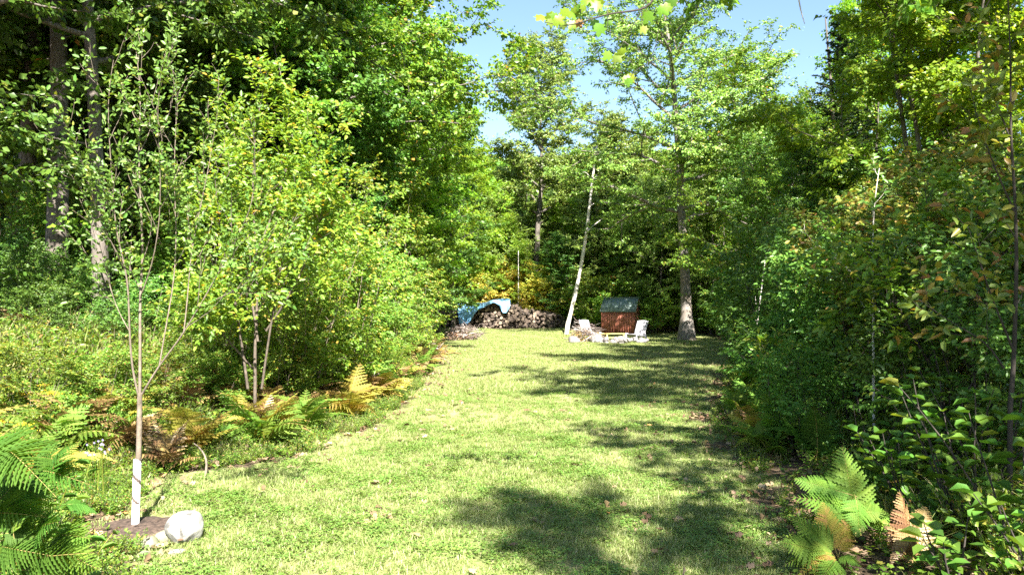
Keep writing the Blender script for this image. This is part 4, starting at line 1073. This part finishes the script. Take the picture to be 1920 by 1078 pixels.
def broad_shrubs():
    rng = np.random.default_rng(91)
    for px, Y, h, n, lb in [(1800, 5.4, 1.15, 60, 'broad-leaved dark shrub close by in the right corner shade'), (1900, 5.0, 1.3, 55, 'broad-leaved shrub at the very edge of the right corner'), (1700, 5.9, .95, 46, 'broad-leaved shrub behind the dead brown fern'), (1850, 6.4, 1.3, 56, 'broad-leaved shrub under the thin dark stem'),
                            (1760, 6.8, 1.2, 50, 'broad-leaved shrub with one sunlit leaf at the thicket front'), (1640, 7.3, .9, 40, 'broad-leaved shrub left of its larger neighbours in shade'), (1940, 4.4, 1.0, 40, 'broad-leaved shrub cut off by the bottom right corner'), (1780, 4.6, .45, 30, 'low broad-leaved plant in front of the right corner shrubs')]:
        x = (px - 960) / F * Y
        e = thing('viburnum_shrub', lb, 'shrub', (x, Y, float(gh(x, Y)) - .02), 0, 'broad-leaved shrubs in the right corner')
        g = Geo(); Ps, Ds, Ns = [], [], []
        for s in range(5):
            a = rng.uniform(0, 6.28); st = wobble(rng, (0, 0, 0), (math.cos(a) * .35, math.sin(a) * .35, 1), h * rng.uniform(.6, 1.05), 6, .08)
            tube(g, st, .009, .003, 5)
            for k in range(n // 10):
                t = .35 + .65 * (k + .5) / (n // 10); p, d = at_t(st, t); az = k * 1.57 + a
                for sgn in (0, PI):
                    q = np.array([math.cos(az + sgn), math.sin(az + sgn), .15]); Ps.append(p + q * .03); Ds.append(q + rng.normal(0, .15, 3)); Ns.append(np.array([0, 0, 1.0]) + q * .25 + rng.normal(0, .18, 3))
            Ps.append(st[-1]); Ds.append(np.array([math.cos(a), math.sin(a), .4])); Ns.append(np.array([0, -.2, 1.0]))
        g.obj('stem', M['stemd'], e, smooth=True)
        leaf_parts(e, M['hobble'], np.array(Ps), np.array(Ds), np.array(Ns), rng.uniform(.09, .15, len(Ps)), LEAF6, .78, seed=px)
    # leafy weeds close by at the bottom left
    for px, Y, h, n, lb in [(300, 3.55, .34, 22, 'lance-leaved weed below the white boulder'), (395, 3.9, .26, 16, 'lance-leaved weed at the lawn corner right of the boulder'), (200, 3.5, .36, 20, 'lance-leaved weed between the dark fern and the stones'), (340, 3.25, .2, 18, 'lance-leaved weed lowest by the picture edge'), (120, 4.2, .6, 26, 'leafy weed standing behind the dark fern'), (40, 4.8, .85, 30, 'tall leafy weed at the left edge behind the dark fern')]:
        x = (px - 960) / F * Y
        e = thing('weed', lb, 'plant', (x, Y, float(gh(x, Y))), 0, 'weeds at the bottom left')
        g = Geo(); Ps, Ds, Ns = [], [], []
        for s in range(4):
            a = rng.uniform(0, 6.28); st = wobble(rng, (0, 0, 0), (math.cos(a) * .6, math.sin(a) * .6, 1), h * rng.uniform(.7, 1.1), 5, .1); tube(g, st, .004, .0015, 4)
            for k in range(n // 3):
                p, d = at_t(st, .2 + .8 * (k + .5) / (n // 3)); az = k * 2.4 + a
                Ps.append(p); Ds.append(np.array([math.cos(az), math.sin(az), .3])); Ns.append(np.array([0, 0, 1.0]) + rng.normal(0, .25, 3))
        g.obj('stem', M['under'], e)
        leaf_parts(e, M['hobble'] if px < 350 else M['under'], np.array(Ps), np.array(Ds), np.array(Ns), rng.uniform(.06, .12, len(Ps)), LEAF6, .36, seed=px)
broad_shrubs()

def hanging_branch():
    rng = np.random.default_rng(14); Y = 5.0
    e = thing('maple_branch', 'maple branch with large lit leaves hanging across the sky overhead', 'branch', tuple(wp(1230, -40, Y)))
    loc = e.location
    g = Geo(); L = lambda pts, dy=0, y=Y: smooth_line(px_line(pts, y, dy, loc))
    main = L([(1250, -90), (1232, 0), (1203, 17), (1150, 20), (1105, 34), (1062, 48), (1022, 38)])
    up = np.array([[4.4, -1.4, 6.4], [3.2, 1.6, 5.6], [1.9, 4.0, 4.6]]) - np.array(loc)
    full = np.concatenate([smooth_line(np.concatenate([up, main[:1]])), main[1:]])
    tube(g, full, .03, .003, 6, radii=np.concatenate([np.linspace(.035, .009, len(full) - len(main) + 1), np.linspace(.008, .002, len(main) - 1)]))
    g.obj('branch', M['stemd'], e, smooth=True)
    g = Geo()
    for pts in ([(1140, 21), (1142, 40), (1138, 55)], [(1205, 17), (1206, 45)], [(1260, -80), (1252, -10), (1240, 30), (1228, 110), (1205, 105)], [(1228, 110), (1190, 130), (1182, 145)], [(1110, -60), (1100, 0), (1088, 20)], [(1228, -30), (1180, 60), (1160, 95)]):
        tube(g, L(pts), .003, .0012, 4)
    g.obj('twig', M['stemd'], e, smooth=True)
    ms = [leaf_meshes('maple_leaf', M[k], MAPLE, .95, 3, 5) for k in ('lime', 'maple', 'turning')]
    for px, py, s, k in [(1018, 33, .075, 0), (1030, 28, .085, 0), (1040, 38, .075, 0), (1047, 33, .07, 0), (1032, 40, .06, 2), (1063, 20, .075, 0), (1071, 24, .07, 0), (1082, 18, .075, 1), (1088, 12, .06, 1), (1058, 44, .06, 2), (1080, 46, .07, 1), (1084, 42, .06, 2), (1097, 14, .05, 1),
                         (1122, 6, .085, 0), (1130, 0, .08, 0), (1112, 2, .07, 0), (1100, -2, .07, 0), (1120, 42, .07, 1), (1128, 50, .085, 1), (1138, 40, .055, 1), (1222, 27, .085, 0), (1214, 25, .06, 2), (1238, 16, .08, 1), (1255, 10, .08, 1), (1262, 0, .08, 1), (1212, 50, .07, 1), (1205, 55, .06, 2),
                         (1146, 104, .07, 0), (1152, 108, .075, 2), (1163, 98, .07, 0), (1186, 144, .075, 0), (1170, 150, .07, 1), (1180, 152, .06, 1)]:
        p = wp(px, py - 8, Y + rng.uniform(-.1, .1)) - np.array(loc)
        place_leaf(ms[k][int(rng.integers(0, 3))], e, p, (rng.normal(0, .6), rng.normal(0, .3), -1), (rng.normal(0, .6), -1, rng.uniform(-.2, .5)), s)
    # bleached dead twig near the top edge on the right
    g = Geo(); o = wp(1500, -60, 9)
    tube(g, smooth_line(np.array([wp(1496, -60, 9), wp(1502, 0, 9), wp(1508, 25, 9), wp(1513, 42, 9)])) - o, .012, .004, 5)
    tube(g, np.array([wp(1480, -50, 9), wp(1500, -20, 9)]) - o, .005, .003, 4)
    tag(g.obj('dead_branch', M['birch'], loc=tuple(o), smooth=True), 'bleached dead branch end hanging from above in the right sky gap', 'branch')
hanging_branch()

# ------------------------------------------------------------------ the leaning bleached pole tree
def pole_tree():
    Y = 41.0; b = wp(1062, 620, Y); loc = (b[0], Y, float(gh(b[0], Y)) - .1)
    e = thing('dead_birch', 'tall bare white dead birch leaning right beside the log pile', 'tree', loc)
    g = Geo(); p = smooth_line(px_line([(1061, 622), (1072, 580), (1088, 510), (1100, 440), (1106, 380), (1112, 330), (1120, 272)], Y, .3, loc)); p[0][2] = -.1
    tube(g, p, .15, .055, 9, radii=np.linspace(.115, .045, len(p)) * (1 + .12 * np.sin(np.arange(len(p)) * 1.9))); g.obj('trunk', M['birch'], e, smooth=True)
    for pts, r in (([(1101, 435), (1110, 425), (1132, 408)], .045), ([(1108, 385), (1116, 380)], .03), ([(1106, 330), (1098, 322), (1080, 325)], .02), ([(1113, 335), (1120, 328)], .025), ([(1112, 305), (1110, 292)], .03)):
        g = Geo(); tube(g, px_line(pts, Y, .3, loc), r, r * .35, 5); g.obj('branch_stub', M['birch'], e, smooth=True)
pole_tree()

# ------------------------------------------------------------------ log pile and tarp
def box_geo(g, c, s, rz=0, rx=0, m=0, ry=0):
    V = np.array([[x, y, z] for x in (-.5, .5) for y in (-.5, .5) for z in (-.5, .5)]) * np.array(s)
    Mx = np.array(Euler((rx, ry, rz)).to_matrix()); V = V @ Mx.T + np.array(c)
    g.add(V, [[0, 1, 3, 2], [4, 6, 7, 5], [0, 4, 5, 1], [2, 3, 7, 6], [0, 2, 6, 4], [1, 5, 7, 3]], m=m)

def log_pile():
    rng = np.random.default_rng(44); Y0 = 45.5
    bark = bark_mat('log_bark', (.045, .036, .03), (.15, .115, .09), 9)
    m, nt, b, out = new_mat('log_end'); oi = nt.nodes.new('ShaderNodeObjectInfo')
    c = ramp(nt, [(0, (.06, .044, .034)), (.35, (.13, .096, .07)), (.75, (.23, .175, .125)), (1, (.40, .31, .21))], oi.outputs['Random'])
    n = noise(nt, 14, 4); nt.links.new(mixc(nt, ramp(nt, [(.4, (0, 0, 0)), (.7, (.6, .6, .6))], n), c, (.15, .11, .085)), b.inputs['Base Color']); b.inputs['Roughness'].default_value = .9
    ms = []
    for i in range(7):
        g = Geo(); k = 8 if i < 5 else 4; a = np.arange(k) / k * 2 * PI; rr = .5 * (1 + rng.normal(0, .08, k)); 
        if i >= 3: rr[1 + i % 3] *= .45
        V = np.concatenate([np.stack([rr * np.cos(a), np.full(k, y), rr * np.sin(a)], -1) for y in (-.5, .5)])
        g.add(V, [[j, (j + 1) % k, k + (j + 1) % k, k + j] for j in range(k)]); g.add(V, [list(range(k))[::-1]], [list(range(k, 2 * k))], m=1)
        ms.append(g.mesh('log', [bark, m]))
    prof = lambda x: np.interp(x, [-4.5, -4.2, -3.6, -2.9, -2.2, -1.4, -.6, -.1, .5, 1.3, 2.2, 3.0, 3.4], [.25, .75, 1.05, 1.15, 1.15, 1.28, 1.48, 1.42, 1.1, .98, .8, .6, .3])
    e = thing('log_pile', 'long heap of cut firewood logs across the end of the clearing', 'log pile', (0, Y0, 0))
    cand = []
    for row in range(3):
        step = .172
        for iz in range(11):
            for ix in range(48):
                x = -4.45 + ix * step + (iz % 2) * step / 2 + rng.normal(0, .035); z = .08 + iz * .15 + rng.normal(0, .03); y = row * .42 + z * .28 + rng.normal(0, .07)
                if z < prof(x) + rng.uniform(-.08, .05): cand.append((x, y, z, row, z > prof(x) - .2))
    front = [c for c in cand if c[3] == 0] + [c for c in cand if c[3] == 1 and c[4]]
    front = front[:300]; rest = [c for c in cand if c not in front]
    g2 = Geo()
    for q, (x, y, z, row, top) in enumerate(front + rest):
        gz = float(gh(x, Y0 + y)); D_ = rng.uniform(.13, .225) * (.9 if q % 3 else 1.1); Ln = rng.uniform(.38, .5)
        rz = rng.normal(0, .28) if rng.uniform() < .8 else rng.uniform(0, 3.1); rx = rng.normal(0, .15)
        if q < len(front):
            o = bpy.data.objects.new('log', ms[q % 7]); COL.objects.link(o); o.parent = e
            o.location = (x, y, z + gz); o.rotation_euler = (rx, rng.uniform(0, 6.28), rz); o.scale = (D_, Ln, D_)
        else:
            me = ms[q % 3]; V = np.zeros(len(me.vertices) * 3); me.vertices.foreach_get('co', V); V = V.reshape(-1, 3) * [D_, Ln, D_]
            V = V @ np.array(Euler((rx, 0, rz)).to_matrix()).T + [x, y, z + gz]; k = 8
            g2.add(V, [[j, (j + 1) % k, k + (j + 1) % k, k + j] for j in range(k)]); g2.add(V, [list(range(k))[::-1]], [list(range(k, 2 * k))], m=1)
    stuff(g2.obj('logs_behind', [bark, m], e))
    # the blue tarp: over the crest, hanging at both ends
    nu, nv = 60, 22; V = []
    zg = float(gh(-1.5, Y0 + .5))
    x0, x1 = -3.12, -.12
    for i in range(nu + 1):
        u = i / nu; x = x0 + (x1 - x0) * u
        top = prof(x) + zg + .22 + .03 * math.sin(u * 21)
        top = max(top, zg + 1.3 + .06 * math.sin(u * 9)) if u < .55 else top
        drop = float(np.interp(u, [0, .06, .16, .28, .4, .5, .6, .72, .8, .86, .93, 1], [1.15, 1.32, 1.22, .82, .40, .28, .2, .18, .4, .8, .84, .5]))
        for j in range(nv + 1):
            v = j / nv
            if v < .35: yy = 1.1 - v / .35 * .75; zz = top - .25 * (1 - v / .35) ** 2
            else:
                q = (v - .35) / .65; yy = .35 - .62 * min(1, q * 3) - .06 * q + .09 * math.sin(u * 26 + q * 5) * q; zz = top - drop * q
                yy += .06 * math.sin(u * 47 + 2) * q
            xx = x + (.22 * (v - .35) * (1 - u * 3) if u < .33 and v > .35 else 0)
            V.append((xx, Y0 - .02 + yy, zz))
    i = np.arange(nu)[:, None] * (nv + 1); j = np.arange(nv)[None, :]
    g = Geo(); g.add(V, np.stack([i + j, i + j + 1, i + nv + 2 + j, i + nv + 1 + j], -1).reshape(-1, 4))
    tm = flat_mat('blue_tarp', (.20, .46, .74), (.28, .56, .82), 1.5, .38, .5, .5)
    o = g.obj('tarpaulin', tm, smooth=True); sd = o.modifiers.new('thick', 'SOLIDIFY'); sd.thickness = .008
    tag(o, 'crumpled sky blue tarp draped over the crest of the log pile', 'tarp')
    # pale poles leaning on and standing behind the pile
    for px, p0, p1, Y, lb in [(972, 612, 470, 47.2, 'thin pale dead stem rising behind the middle of the log pile'), (850, 600, 575, 44.6, 'short pale stake before the left end of the log pile'), (965, 592, 572, 45.9, 'upright split log standing on top of the pile')]:
        a = wp(px, p0, Y); c = wp(px, p1, Y); g = Geo(); r = .10 if px == 965 else .035
        a[2] = max(a[2], float(gh(a[0], Y)) - .05) if px != 965 else a[2]
        tube(g, np.array([(0, 0, 0), c - a]), r, r * (.9 if px == 965 else .5), 6, cap=True)
        tag(g.obj('stake' if px == 850 else ('upright_log' if px == 965 else 'dead_sapling'), M['birch'], loc=tuple(a)), lb, 'pole')
log_pile()

# ------------------------------------------------------------------ the small red shed
def shed():
    W_, D_, H_, RH = 1.66, 1.15, 1.16, .62
    b = wp(1166, 632, 41); loc = (b[0], 41.3, float(gh(b[0], 41.3)))
    e = thing('shed', 'small red board shed with a grey green metal roof', 'shed', loc, R(-24))
    red = flat_mat('red_stained_boards', (.32, .10, .06), (.46, .17, .11), 6, .75, .4)
    old = flat_mat('weathered_boards', (.20, .12, .07), (.36, .24, .15), 8, .85, .4)
    rng = np.random.default_rng(6)
    nb = 13
    for side, y in (('front', -D_ / 2), ('back', D_ / 2)):
        g = Geo(); box_geo(g, (0, y * .96, H_ / 2), (W_ - .06, .02, H_ - .02)); wl = g.obj('wall', old, e)
        for i in range(nb):
            g = Geo(); w_ = W_ / nb; box_geo(g, (-W_ / 2 + w_ * (i + .5), y + rng.normal(0, .002), H_ / 2), (w_ - .012, .022, H_)); g.obj('board', red, wl)
    for x in (-W_ / 2, W_ / 2):
        g = Geo(); sx = 1 if x > 0 else -1
        g.add([(x - sx * .02, -D_ / 2, 0), (x - sx * .02, D_ / 2, 0), (x - sx * .02, D_ / 2, H_), (x - sx * .02, 0, H_ + RH), (x - sx * .02, -D_ / 2, H_)], [[0, 1, 2, 3, 4]]); wl = g.obj('wall', old, e)
        for i in range(8):
            w_ = D_ / 8; yc = -D_ / 2 + w_ * (i + .5); hh = H_ + RH * (1 - abs(yc) / (D_ / 2)) - .05
            g = Geo(); box_geo(g, (x, yc, hh / 2), (.022, w_ - .012, hh)); g.obj('board', red if x < 0 or i % 3 else old, wl)
    rm = flat_mat('green_grey_metal', (.15, .21, .20), (.23, .30, .285), 1.2, .5, .05, .4)
    sl = math.atan2(RH, D_ / 2); Ls = math.hypot(RH, D_ / 2) + .16
    for s in (-1, 1):
        g = Geo(); cy = s * (D_ / 4 + .03); cz = H_ + RH / 2 + .03
        box_geo(g, (0, cy, cz), (W_ + .22, Ls, .018), rx=-s * sl)
        rf = g.obj('roof_panel', rm, e)
        for i in range(9):
            g = Geo(); x = -(W_ + .18) / 2 + (W_ + .18) * i / 8
            n = np.array([0, s * math.sin(sl), math.cos(sl)]) * .018
            box_geo(g, (x, cy + n[1], cz + n[2]), (.022, Ls, .022), rx=-s * sl); g.obj('rib', rm, rf)
    g = Geo(); box_geo(g, (0, 0, H_ + RH + .075), (W_ + .22, .09, .02)); g.obj('ridge_cap', rm, e)
    g = Geo(); box_geo(g, (W_ / 2 + .10, -D_ / 4 - .02, H_ + RH / 2 - .03), (.02, Ls, .08), rx=sl); box_geo(g, (W_ / 2 + .10, D_ / 4 + .02, H_ + RH / 2 - .03), (.02, Ls, .08), rx=-sl); g.obj('bargeboard', old, e)
    for x in (-W_ / 2 - .015, W_ / 2 + .015):
        g = Geo(); box_geo(g, (x, -D_ / 2 - .01, H_ / 2), (.06, .06, H_)); g.obj('corner_post', red, e)
shed()

# ------------------------------------------------------------------ garden seats, bench, fire ring, brushwood
def chair(px, Y, rz, label):
    x = (px - 960) / F * Y
    m = CH
    e = thing('garden_chair', label, 'chair', (x, Y, float(gh(x, Y))), rz, 'garden chairs by the fire ring')
    # faces -Y in its own frame
    for i in range(7):
        xx = -.27 + i * .09; g = Geo(); box_geo(g, (xx * (1 + 0), .36, .62), (.078, .02, .72 + .05 * math.cos((i - 3) * .5)), rx=-.42); g.obj('back_slat', m, e)
    for z, y in ((.40, .27), (.80, .445)):
        g = Geo(); box_geo(g, (0, y + .02, z), (.62, .035, .06), rx=-.42); g.obj('back_rail', m, e)
    for i in range(6):
        g = Geo(); box_geo(g, (0, -.30 + i * .095, .36 - i * .022), (.56, .08, .02), rx=-.2); g.obj('seat_slat', m, e)
    for s in (-1, 1):
        g = Geo(); box_geo(g, (s * .30, -.32, .19), (.045, .07, .40)); g.obj('leg', m, e)
        g = Geo(); box_geo(g, (s * .30, .36, .17), (.045, .08, .42), rx=.5); g.obj('leg', m, e)
        g = Geo(); box_geo(g, (s * .30, 0, .31), (.035, .72, .07), rx=-.2); g.obj('seat_rail', m, e)
    return e
CH = flat_mat('greyed_white_paint', (.33, .32, .35), (.46, .45, .48), 4, .6, .1)
chair(1108, 37.5, R(38), 'pale slatted chair half hidden behind the brushwood heap')
for o in [chair(1192, 36.2, R(-48), 'pale slatted chair standing clear in front of the red shed')]: pass

def bench():
    m = flat_mat('yellow_pine', (.50, .36, .12), (.66, .50, .20), 5, .6, .2)
    x = (1153 - 960) / F * 36.4; e = thing('bench', 'low yellow wooden bench between the two pale chairs', 'bench', (x, 36.4, float(gh(x, 36.4))), R(4))
    for i in range(3):
        g = Geo(); box_geo(g, (0, -.12 + i * .12, .36), (.92, .105, .035)); g.obj('seat_plank', m, e)
    for s in (-1, 1):
        for y in (-.13, .13):
            g = Geo(); box_geo(g, (s * .38, y, .17), (.05, .05, .345), ry=s * .12); g.obj('leg', m, e)
        g = Geo(); box_geo(g, (s * .38, 0, .31), (.05, .30, .05)); g.obj('cross_rail', m, e)
    g = Geo(); box_geo(g, (0, -.15, .18), (.80, .03, .06)); g.obj('stretcher', m, e)
    # tilted log round used as a small seat beside it
    x = (1128 - 960) / F * 36.6; e = thing('wooden_seat', 'rough tilted wooden stool left of the yellow bench', 'stool', (x, 36.6, float(gh(x, 36.6))), .4)
    g = Geo(); box_geo(g, (0, 0, .36), (.42, .3, .05), ry=.15); g.obj('seat', m, e)
    for sx in (-1, 1):
        for sy in (-1, 1):
            g = Geo(); box_geo(g, (sx * .15, sy * .1, .17), (.04, .04, .36)); g.obj('leg', m, e)
bench()

def fire_ring():
    rng = np.random.default_rng(21)
    x0 = (1160 - 960) / F * 34.9; e = thing('fire_ring', 'ring of whitish field stones on the lawn before the shed', 'fire pit', (x0, 34.9, float(gh(x0, 34.9))))
    ms = []
    for i in range(5):
        V, Fc = rock_geo(i + 60, .5, .45, .36, .14, 2); g = Geo(); g.add(V, Fc); ms.append(g.mesh('stone', M['ringrock'], True))
    for i in range(64):
        a = rng.uniform(0, 2 * PI); r = rng.uniform(.8, 1.15); s = rng.uniform(.16, .36)
        o = bpy.data.objects.new('stone', ms[i % 5]); COL.objects.link(o); o.parent = e
        o.location = (math.cos(a) * r * 1.12, math.sin(a) * r * .75, s * .28 + (rng.uniform(.05, .13) if i % 3 == 0 else 0)); o.rotation_euler = (rng.normal(0, .3), rng.normal(0, .3), a * 3); o.scale = (s, s, s)
    o = bpy.data.objects.new('stone', ms[1]); COL.objects.link(o); o.parent = e; o.location = (-.98, .2, .2); o.scale = (.62, .5, .6)
    xs = (1076 - 960) / F * 34.6
    V, Fc = rock_geo(5, .30, .22, .20, .12, 3); g = Geo(); g.add(V, Fc)
    tag(g.obj('stone', M['ringrock'], smooth=True, loc=(xs, 34.6, float(gh(xs, 34.6)) + .1)), 'grey stone lying alone left of the brushwood heap', 'rock')
fire_ring()

def brush_heap(px, Y, rx, h, n, seed, label, rust=True):
    rng = np.random.default_rng(seed); x0 = (px - 960) / F * Y
    e = thing('brushwood_heap', label, 'brush pile', (x0, Y, float(gh(x0, Y))))
    mats = [flat_mat('dead_twig', (.10, .07, .06), (.28, .22, .19), 6, .9), flat_mat('bleached_twig', (.42, .36, .32), (.6, .54, .5), 6, .9)]
    for i in range(n):
        a = rng.uniform(0, 6.28); t = rng.uniform(0, 1); L = rng.uniform(.5, 1.5) * rx * .8
        c = np.array([rng.normal(0, rx * .35), rng.normal(0, rx * .3), 0]); c[2] = max(.05, h * (1 - (abs(c[0]) / rx) ** 1.3)) * rng.uniform(.1, .95)
        d = np.array([math.cos(a), math.sin(a), rng.normal(.15, .35)]); d /= np.linalg.norm(d)
        p = wobble(rng, c - d * L / 2, d, L, 5, .12); p[:, 2] = np.maximum(p[:, 2], .01)
        g = Geo(); r = rng.uniform(.008, .022); tube(g, p, r, r * .4, 4)
        for s in side_branches(rng, p, 3, L * .35, r * .5, .3, .7, .2, 0, 3): tube(g, s[0], s[1], .003, 3)
        g.obj('stick', mats[1] if i % 6 == 0 else mats[0], e)
    g = Geo(); k = 420
    P = np.stack([rng.normal(-rx * .25, rx * .3, k), rng.normal(-.15, rx * .25, k), rng.uniform(.02, h * .55, k)], -1)
    leaves(g, P, rng.normal(0, 1, (k, 3)), rng.normal(0, 1, (k, 3)), .09, DIA, .5); stuff(g.obj('dead_foliage', M['fernb'] if rust else M['litter'], e))
brush_heap(1098, 35.6, .95, .95, 110, 3, 'heap of dead branches and rusty brush beside the fire ring')
brush_heap(872, 37.5, 1.1, .7, 100, 4, 'heap of dark dead branches before the left end of the log pile', False)
brush_heap(790, 22.5, .75, .75, 70, 5, 'tangle of grey sticks at the far end of the left bank', False)

def loose_sticks():
    rng = np.random.default_rng(17)
    for pts, Y, r, lb, mt in [([(546, 728), (560, 690), (572, 640), (560, 600)], 11, .012, 'upright dead stick on the left bank below the cherry sapling', 'stem'), ([(640, 730), (590, 690), (545, 665), (500, 655)], 11.5, .014, 'curved fallen branch arching over the left bank', 'birch'), ([(605, 700), (590, 690), (560, 670)], 11.2, .01, 'short forked dead branch on the left bank', 'birch'),
                              ([(655, 690), (668, 560), (676, 500)], 15, .014, 'slim pale dead stem standing in the left shrubs', 'birch'), ([(672, 660), (700, 620), (735, 570)], 15, .01, 'slanting pale dead twig in the left shrubs', 'birch'), ([(278, 690), (290, 620), (300, 560), (306, 530)], 7.5, .005, 'thin upright twig just right of the apple trunk', 'stem'),
                              ([(1418, 625), (1425, 560), (1434, 500), (1440, 440)], 15, .014, 'slim pale dead stem at the front of the right thicket', 'birch'), ([(1412, 625), (1420, 590), (1415, 545)], 15, .009, 'forked pale twig beside the slim dead stem', 'birch'), ([(388, 890), (392, 860), (378, 838), (366, 830)], 8.3, .014, 'bent pale root at the foot of the left bank', 'stem'),
                              ([(0, 722), (30, 716), (58, 706)], 8.8, .006, 'grey stick lying on the sunny bank', 'stem'), ([(130, 820), (150, 800), (162, 838)], 7.2, .006, 'reddish dry stalk leaning over the bank weeds', 'stem'), ([(1720, 980), (1712, 930), (1745, 900)], 6.2, .006, 'thin shaded stalk behind the dead fern', 'stem')]:
        for yy in np.arange(4, 40, .1):                   # stand it where the sight line meets the ground
            q = wp(pts[0][0], pts[0][1], yy)
            if q[2] <= float(gh(q[0], q[1])) + .02: Y = yy; break
        p = smooth_line(np.array([wp(a[0], a[1], Y + .06 * i) for i, a in enumerate(pts)])); o = p[0].copy()
        g = Geo(); tube(g, p - o, r, r * .35, 5)
        tag(g.obj('dead_stick', M[mt], loc=tuple(o), smooth=True), lb, 'stick')
    for px, py, s in [(800, 812, .08), (780, 1010, .07), (965, 1022, .07), (880, 1078, .06), (1262, 975, .08), (1240, 995, .06)]:
        Y = EYE * F / (py - 572); x = (px - 960) / F * Y; g = Geo()
        leaves(g, np.zeros((1, 3)), np.array([[1, .3, .1]]), np.array([[0, -.3, 1.0]]), s, MAPLE, .95, curl=np.array([2.0]))
        where = {800: 'farthest up the lawn', 780: 'low on the left half of the lawn', 965: 'near the middle of the lawn', 880: 'at the bottom of the lawn', 1262: 'by the lower lawn shadow', 1240: 'just below the one by the lower shadow'}[px]
        tag(g.obj('fallen_leaf', M['litter'], loc=(x, Y, float(gh(x, Y)) + .045), rot=(0, 0, px)), 'orange brown fallen leaf lying ' + where, 'leaf', 'fallen leaves on the lawn')
loose_sticks()

def near_blades():
    rng = np.random.default_rng(2)
    for px, Y, lb in [(1260, 2.7, 'blurred green grass shoot at the bottom edge of the lawn'), (1200, 2.8, 'second green shoot at the bottom edge left of the first')]:
        x = (px - 960) / F * Y; g = Geo()
        for k in range(7):
            a = rng.uniform(-1, 1); h = EYE - (1078 - 572 - rng.uniform(-5, 45)) / F * Y - float(gh(x, Y))
            b = wobble(rng, (rng.normal(0, .03), 0, 0), (a * .45, 0, 1), h * 1.05, 6, .05, -.02)
            wv = np.array([.006, 0, 0]) * np.linspace(1, .15, len(b))[:, None]
            V = np.concatenate([b - wv, b + wv]); n = len(b); g.add(V, [[i, i + n, i + n + 1, i + 1] for i in range(n - 1)])
        tag(g.obj('grass_shoot', M['hobble'], loc=(x, Y, float(gh(x, Y)))), lb, 'grass', 'shoots at the bottom edge')
near_blades()

# ------------------------------------------------------------------ labels that single out
def where(o):
    l = o.matrix_basis.translation; y = max(l.y, .5); return 960 + F * l.x / y, l.y
ORD = ['first', 'second', 'third', 'fourth', 'fifth', 'sixth', 'seventh', 'eighth', 'ninth', 'tenth', 'eleventh', 'twelfth', 'thirteenth', 'fourteenth', 'fifteenth', 'sixteenth', 'seventeenth', 'eighteenth', 'nineteenth', 'twentieth']
def landmark(px, y):
    if y < 0.8 * 0 + 1.0 or abs(px - 960) > 1100: return 'outside the view'
    marks = [(60, 'at the far left'), (190, 'behind the two grey trunks'), (300, 'behind the apple tree'), (430, 'left of the cherry sapling'), (540, 'behind the cherry sapling'), (660, 'right of the cherry sapling'), (760, 'where the left bank ends'),
             (860, 'left of the blue tarp'), (960, 'behind the blue tarp'), (1050, 'over the right end of the log pile'), (1130, 'around the leaning white birch'), (1220, 'behind the red shed'), (1340, 'around the big oak trunk'), (1440, 'at the near end of the right thicket'),
             (1560, 'below the spruce'), (1680, 'around the pale stemmed sapling'), (1800, 'below the many-stemmed maple'), (9999, 'by the thin dark stem')]
    for lim, t in marks:
        if px < lim: return t
def single_out():
    by = {}
    for o in REG: by.setdefault(o['label'], []).append(o)
    for lb, L in by.items():
        if len(L) < 2: continue
        sub = {}
        for o in L: px, y = where(o); sub.setdefault(landmark(px, y), []).append(o)
        for mk, Q in sub.items():
            base = lb if any(w_ in lb for w_ in ('fern', 'viewpoint')) and len(sub) == 1 else lb + ' ' + mk
            if len(base.split()) > 14: base = ' '.join(lb.split()[:14 - len(mk.split())]).rstrip(' of in the and') + ' ' + mk
            if len(Q) == 1: Q[0]['label'] = base
            else:
                Q.sort(key=lambda o: o.matrix_basis.translation.y)
                for i, o in enumerate(Q): o['label'] = base + (', ' + ORD[i] + ' away' if i < 20 else ', far')
single_out()
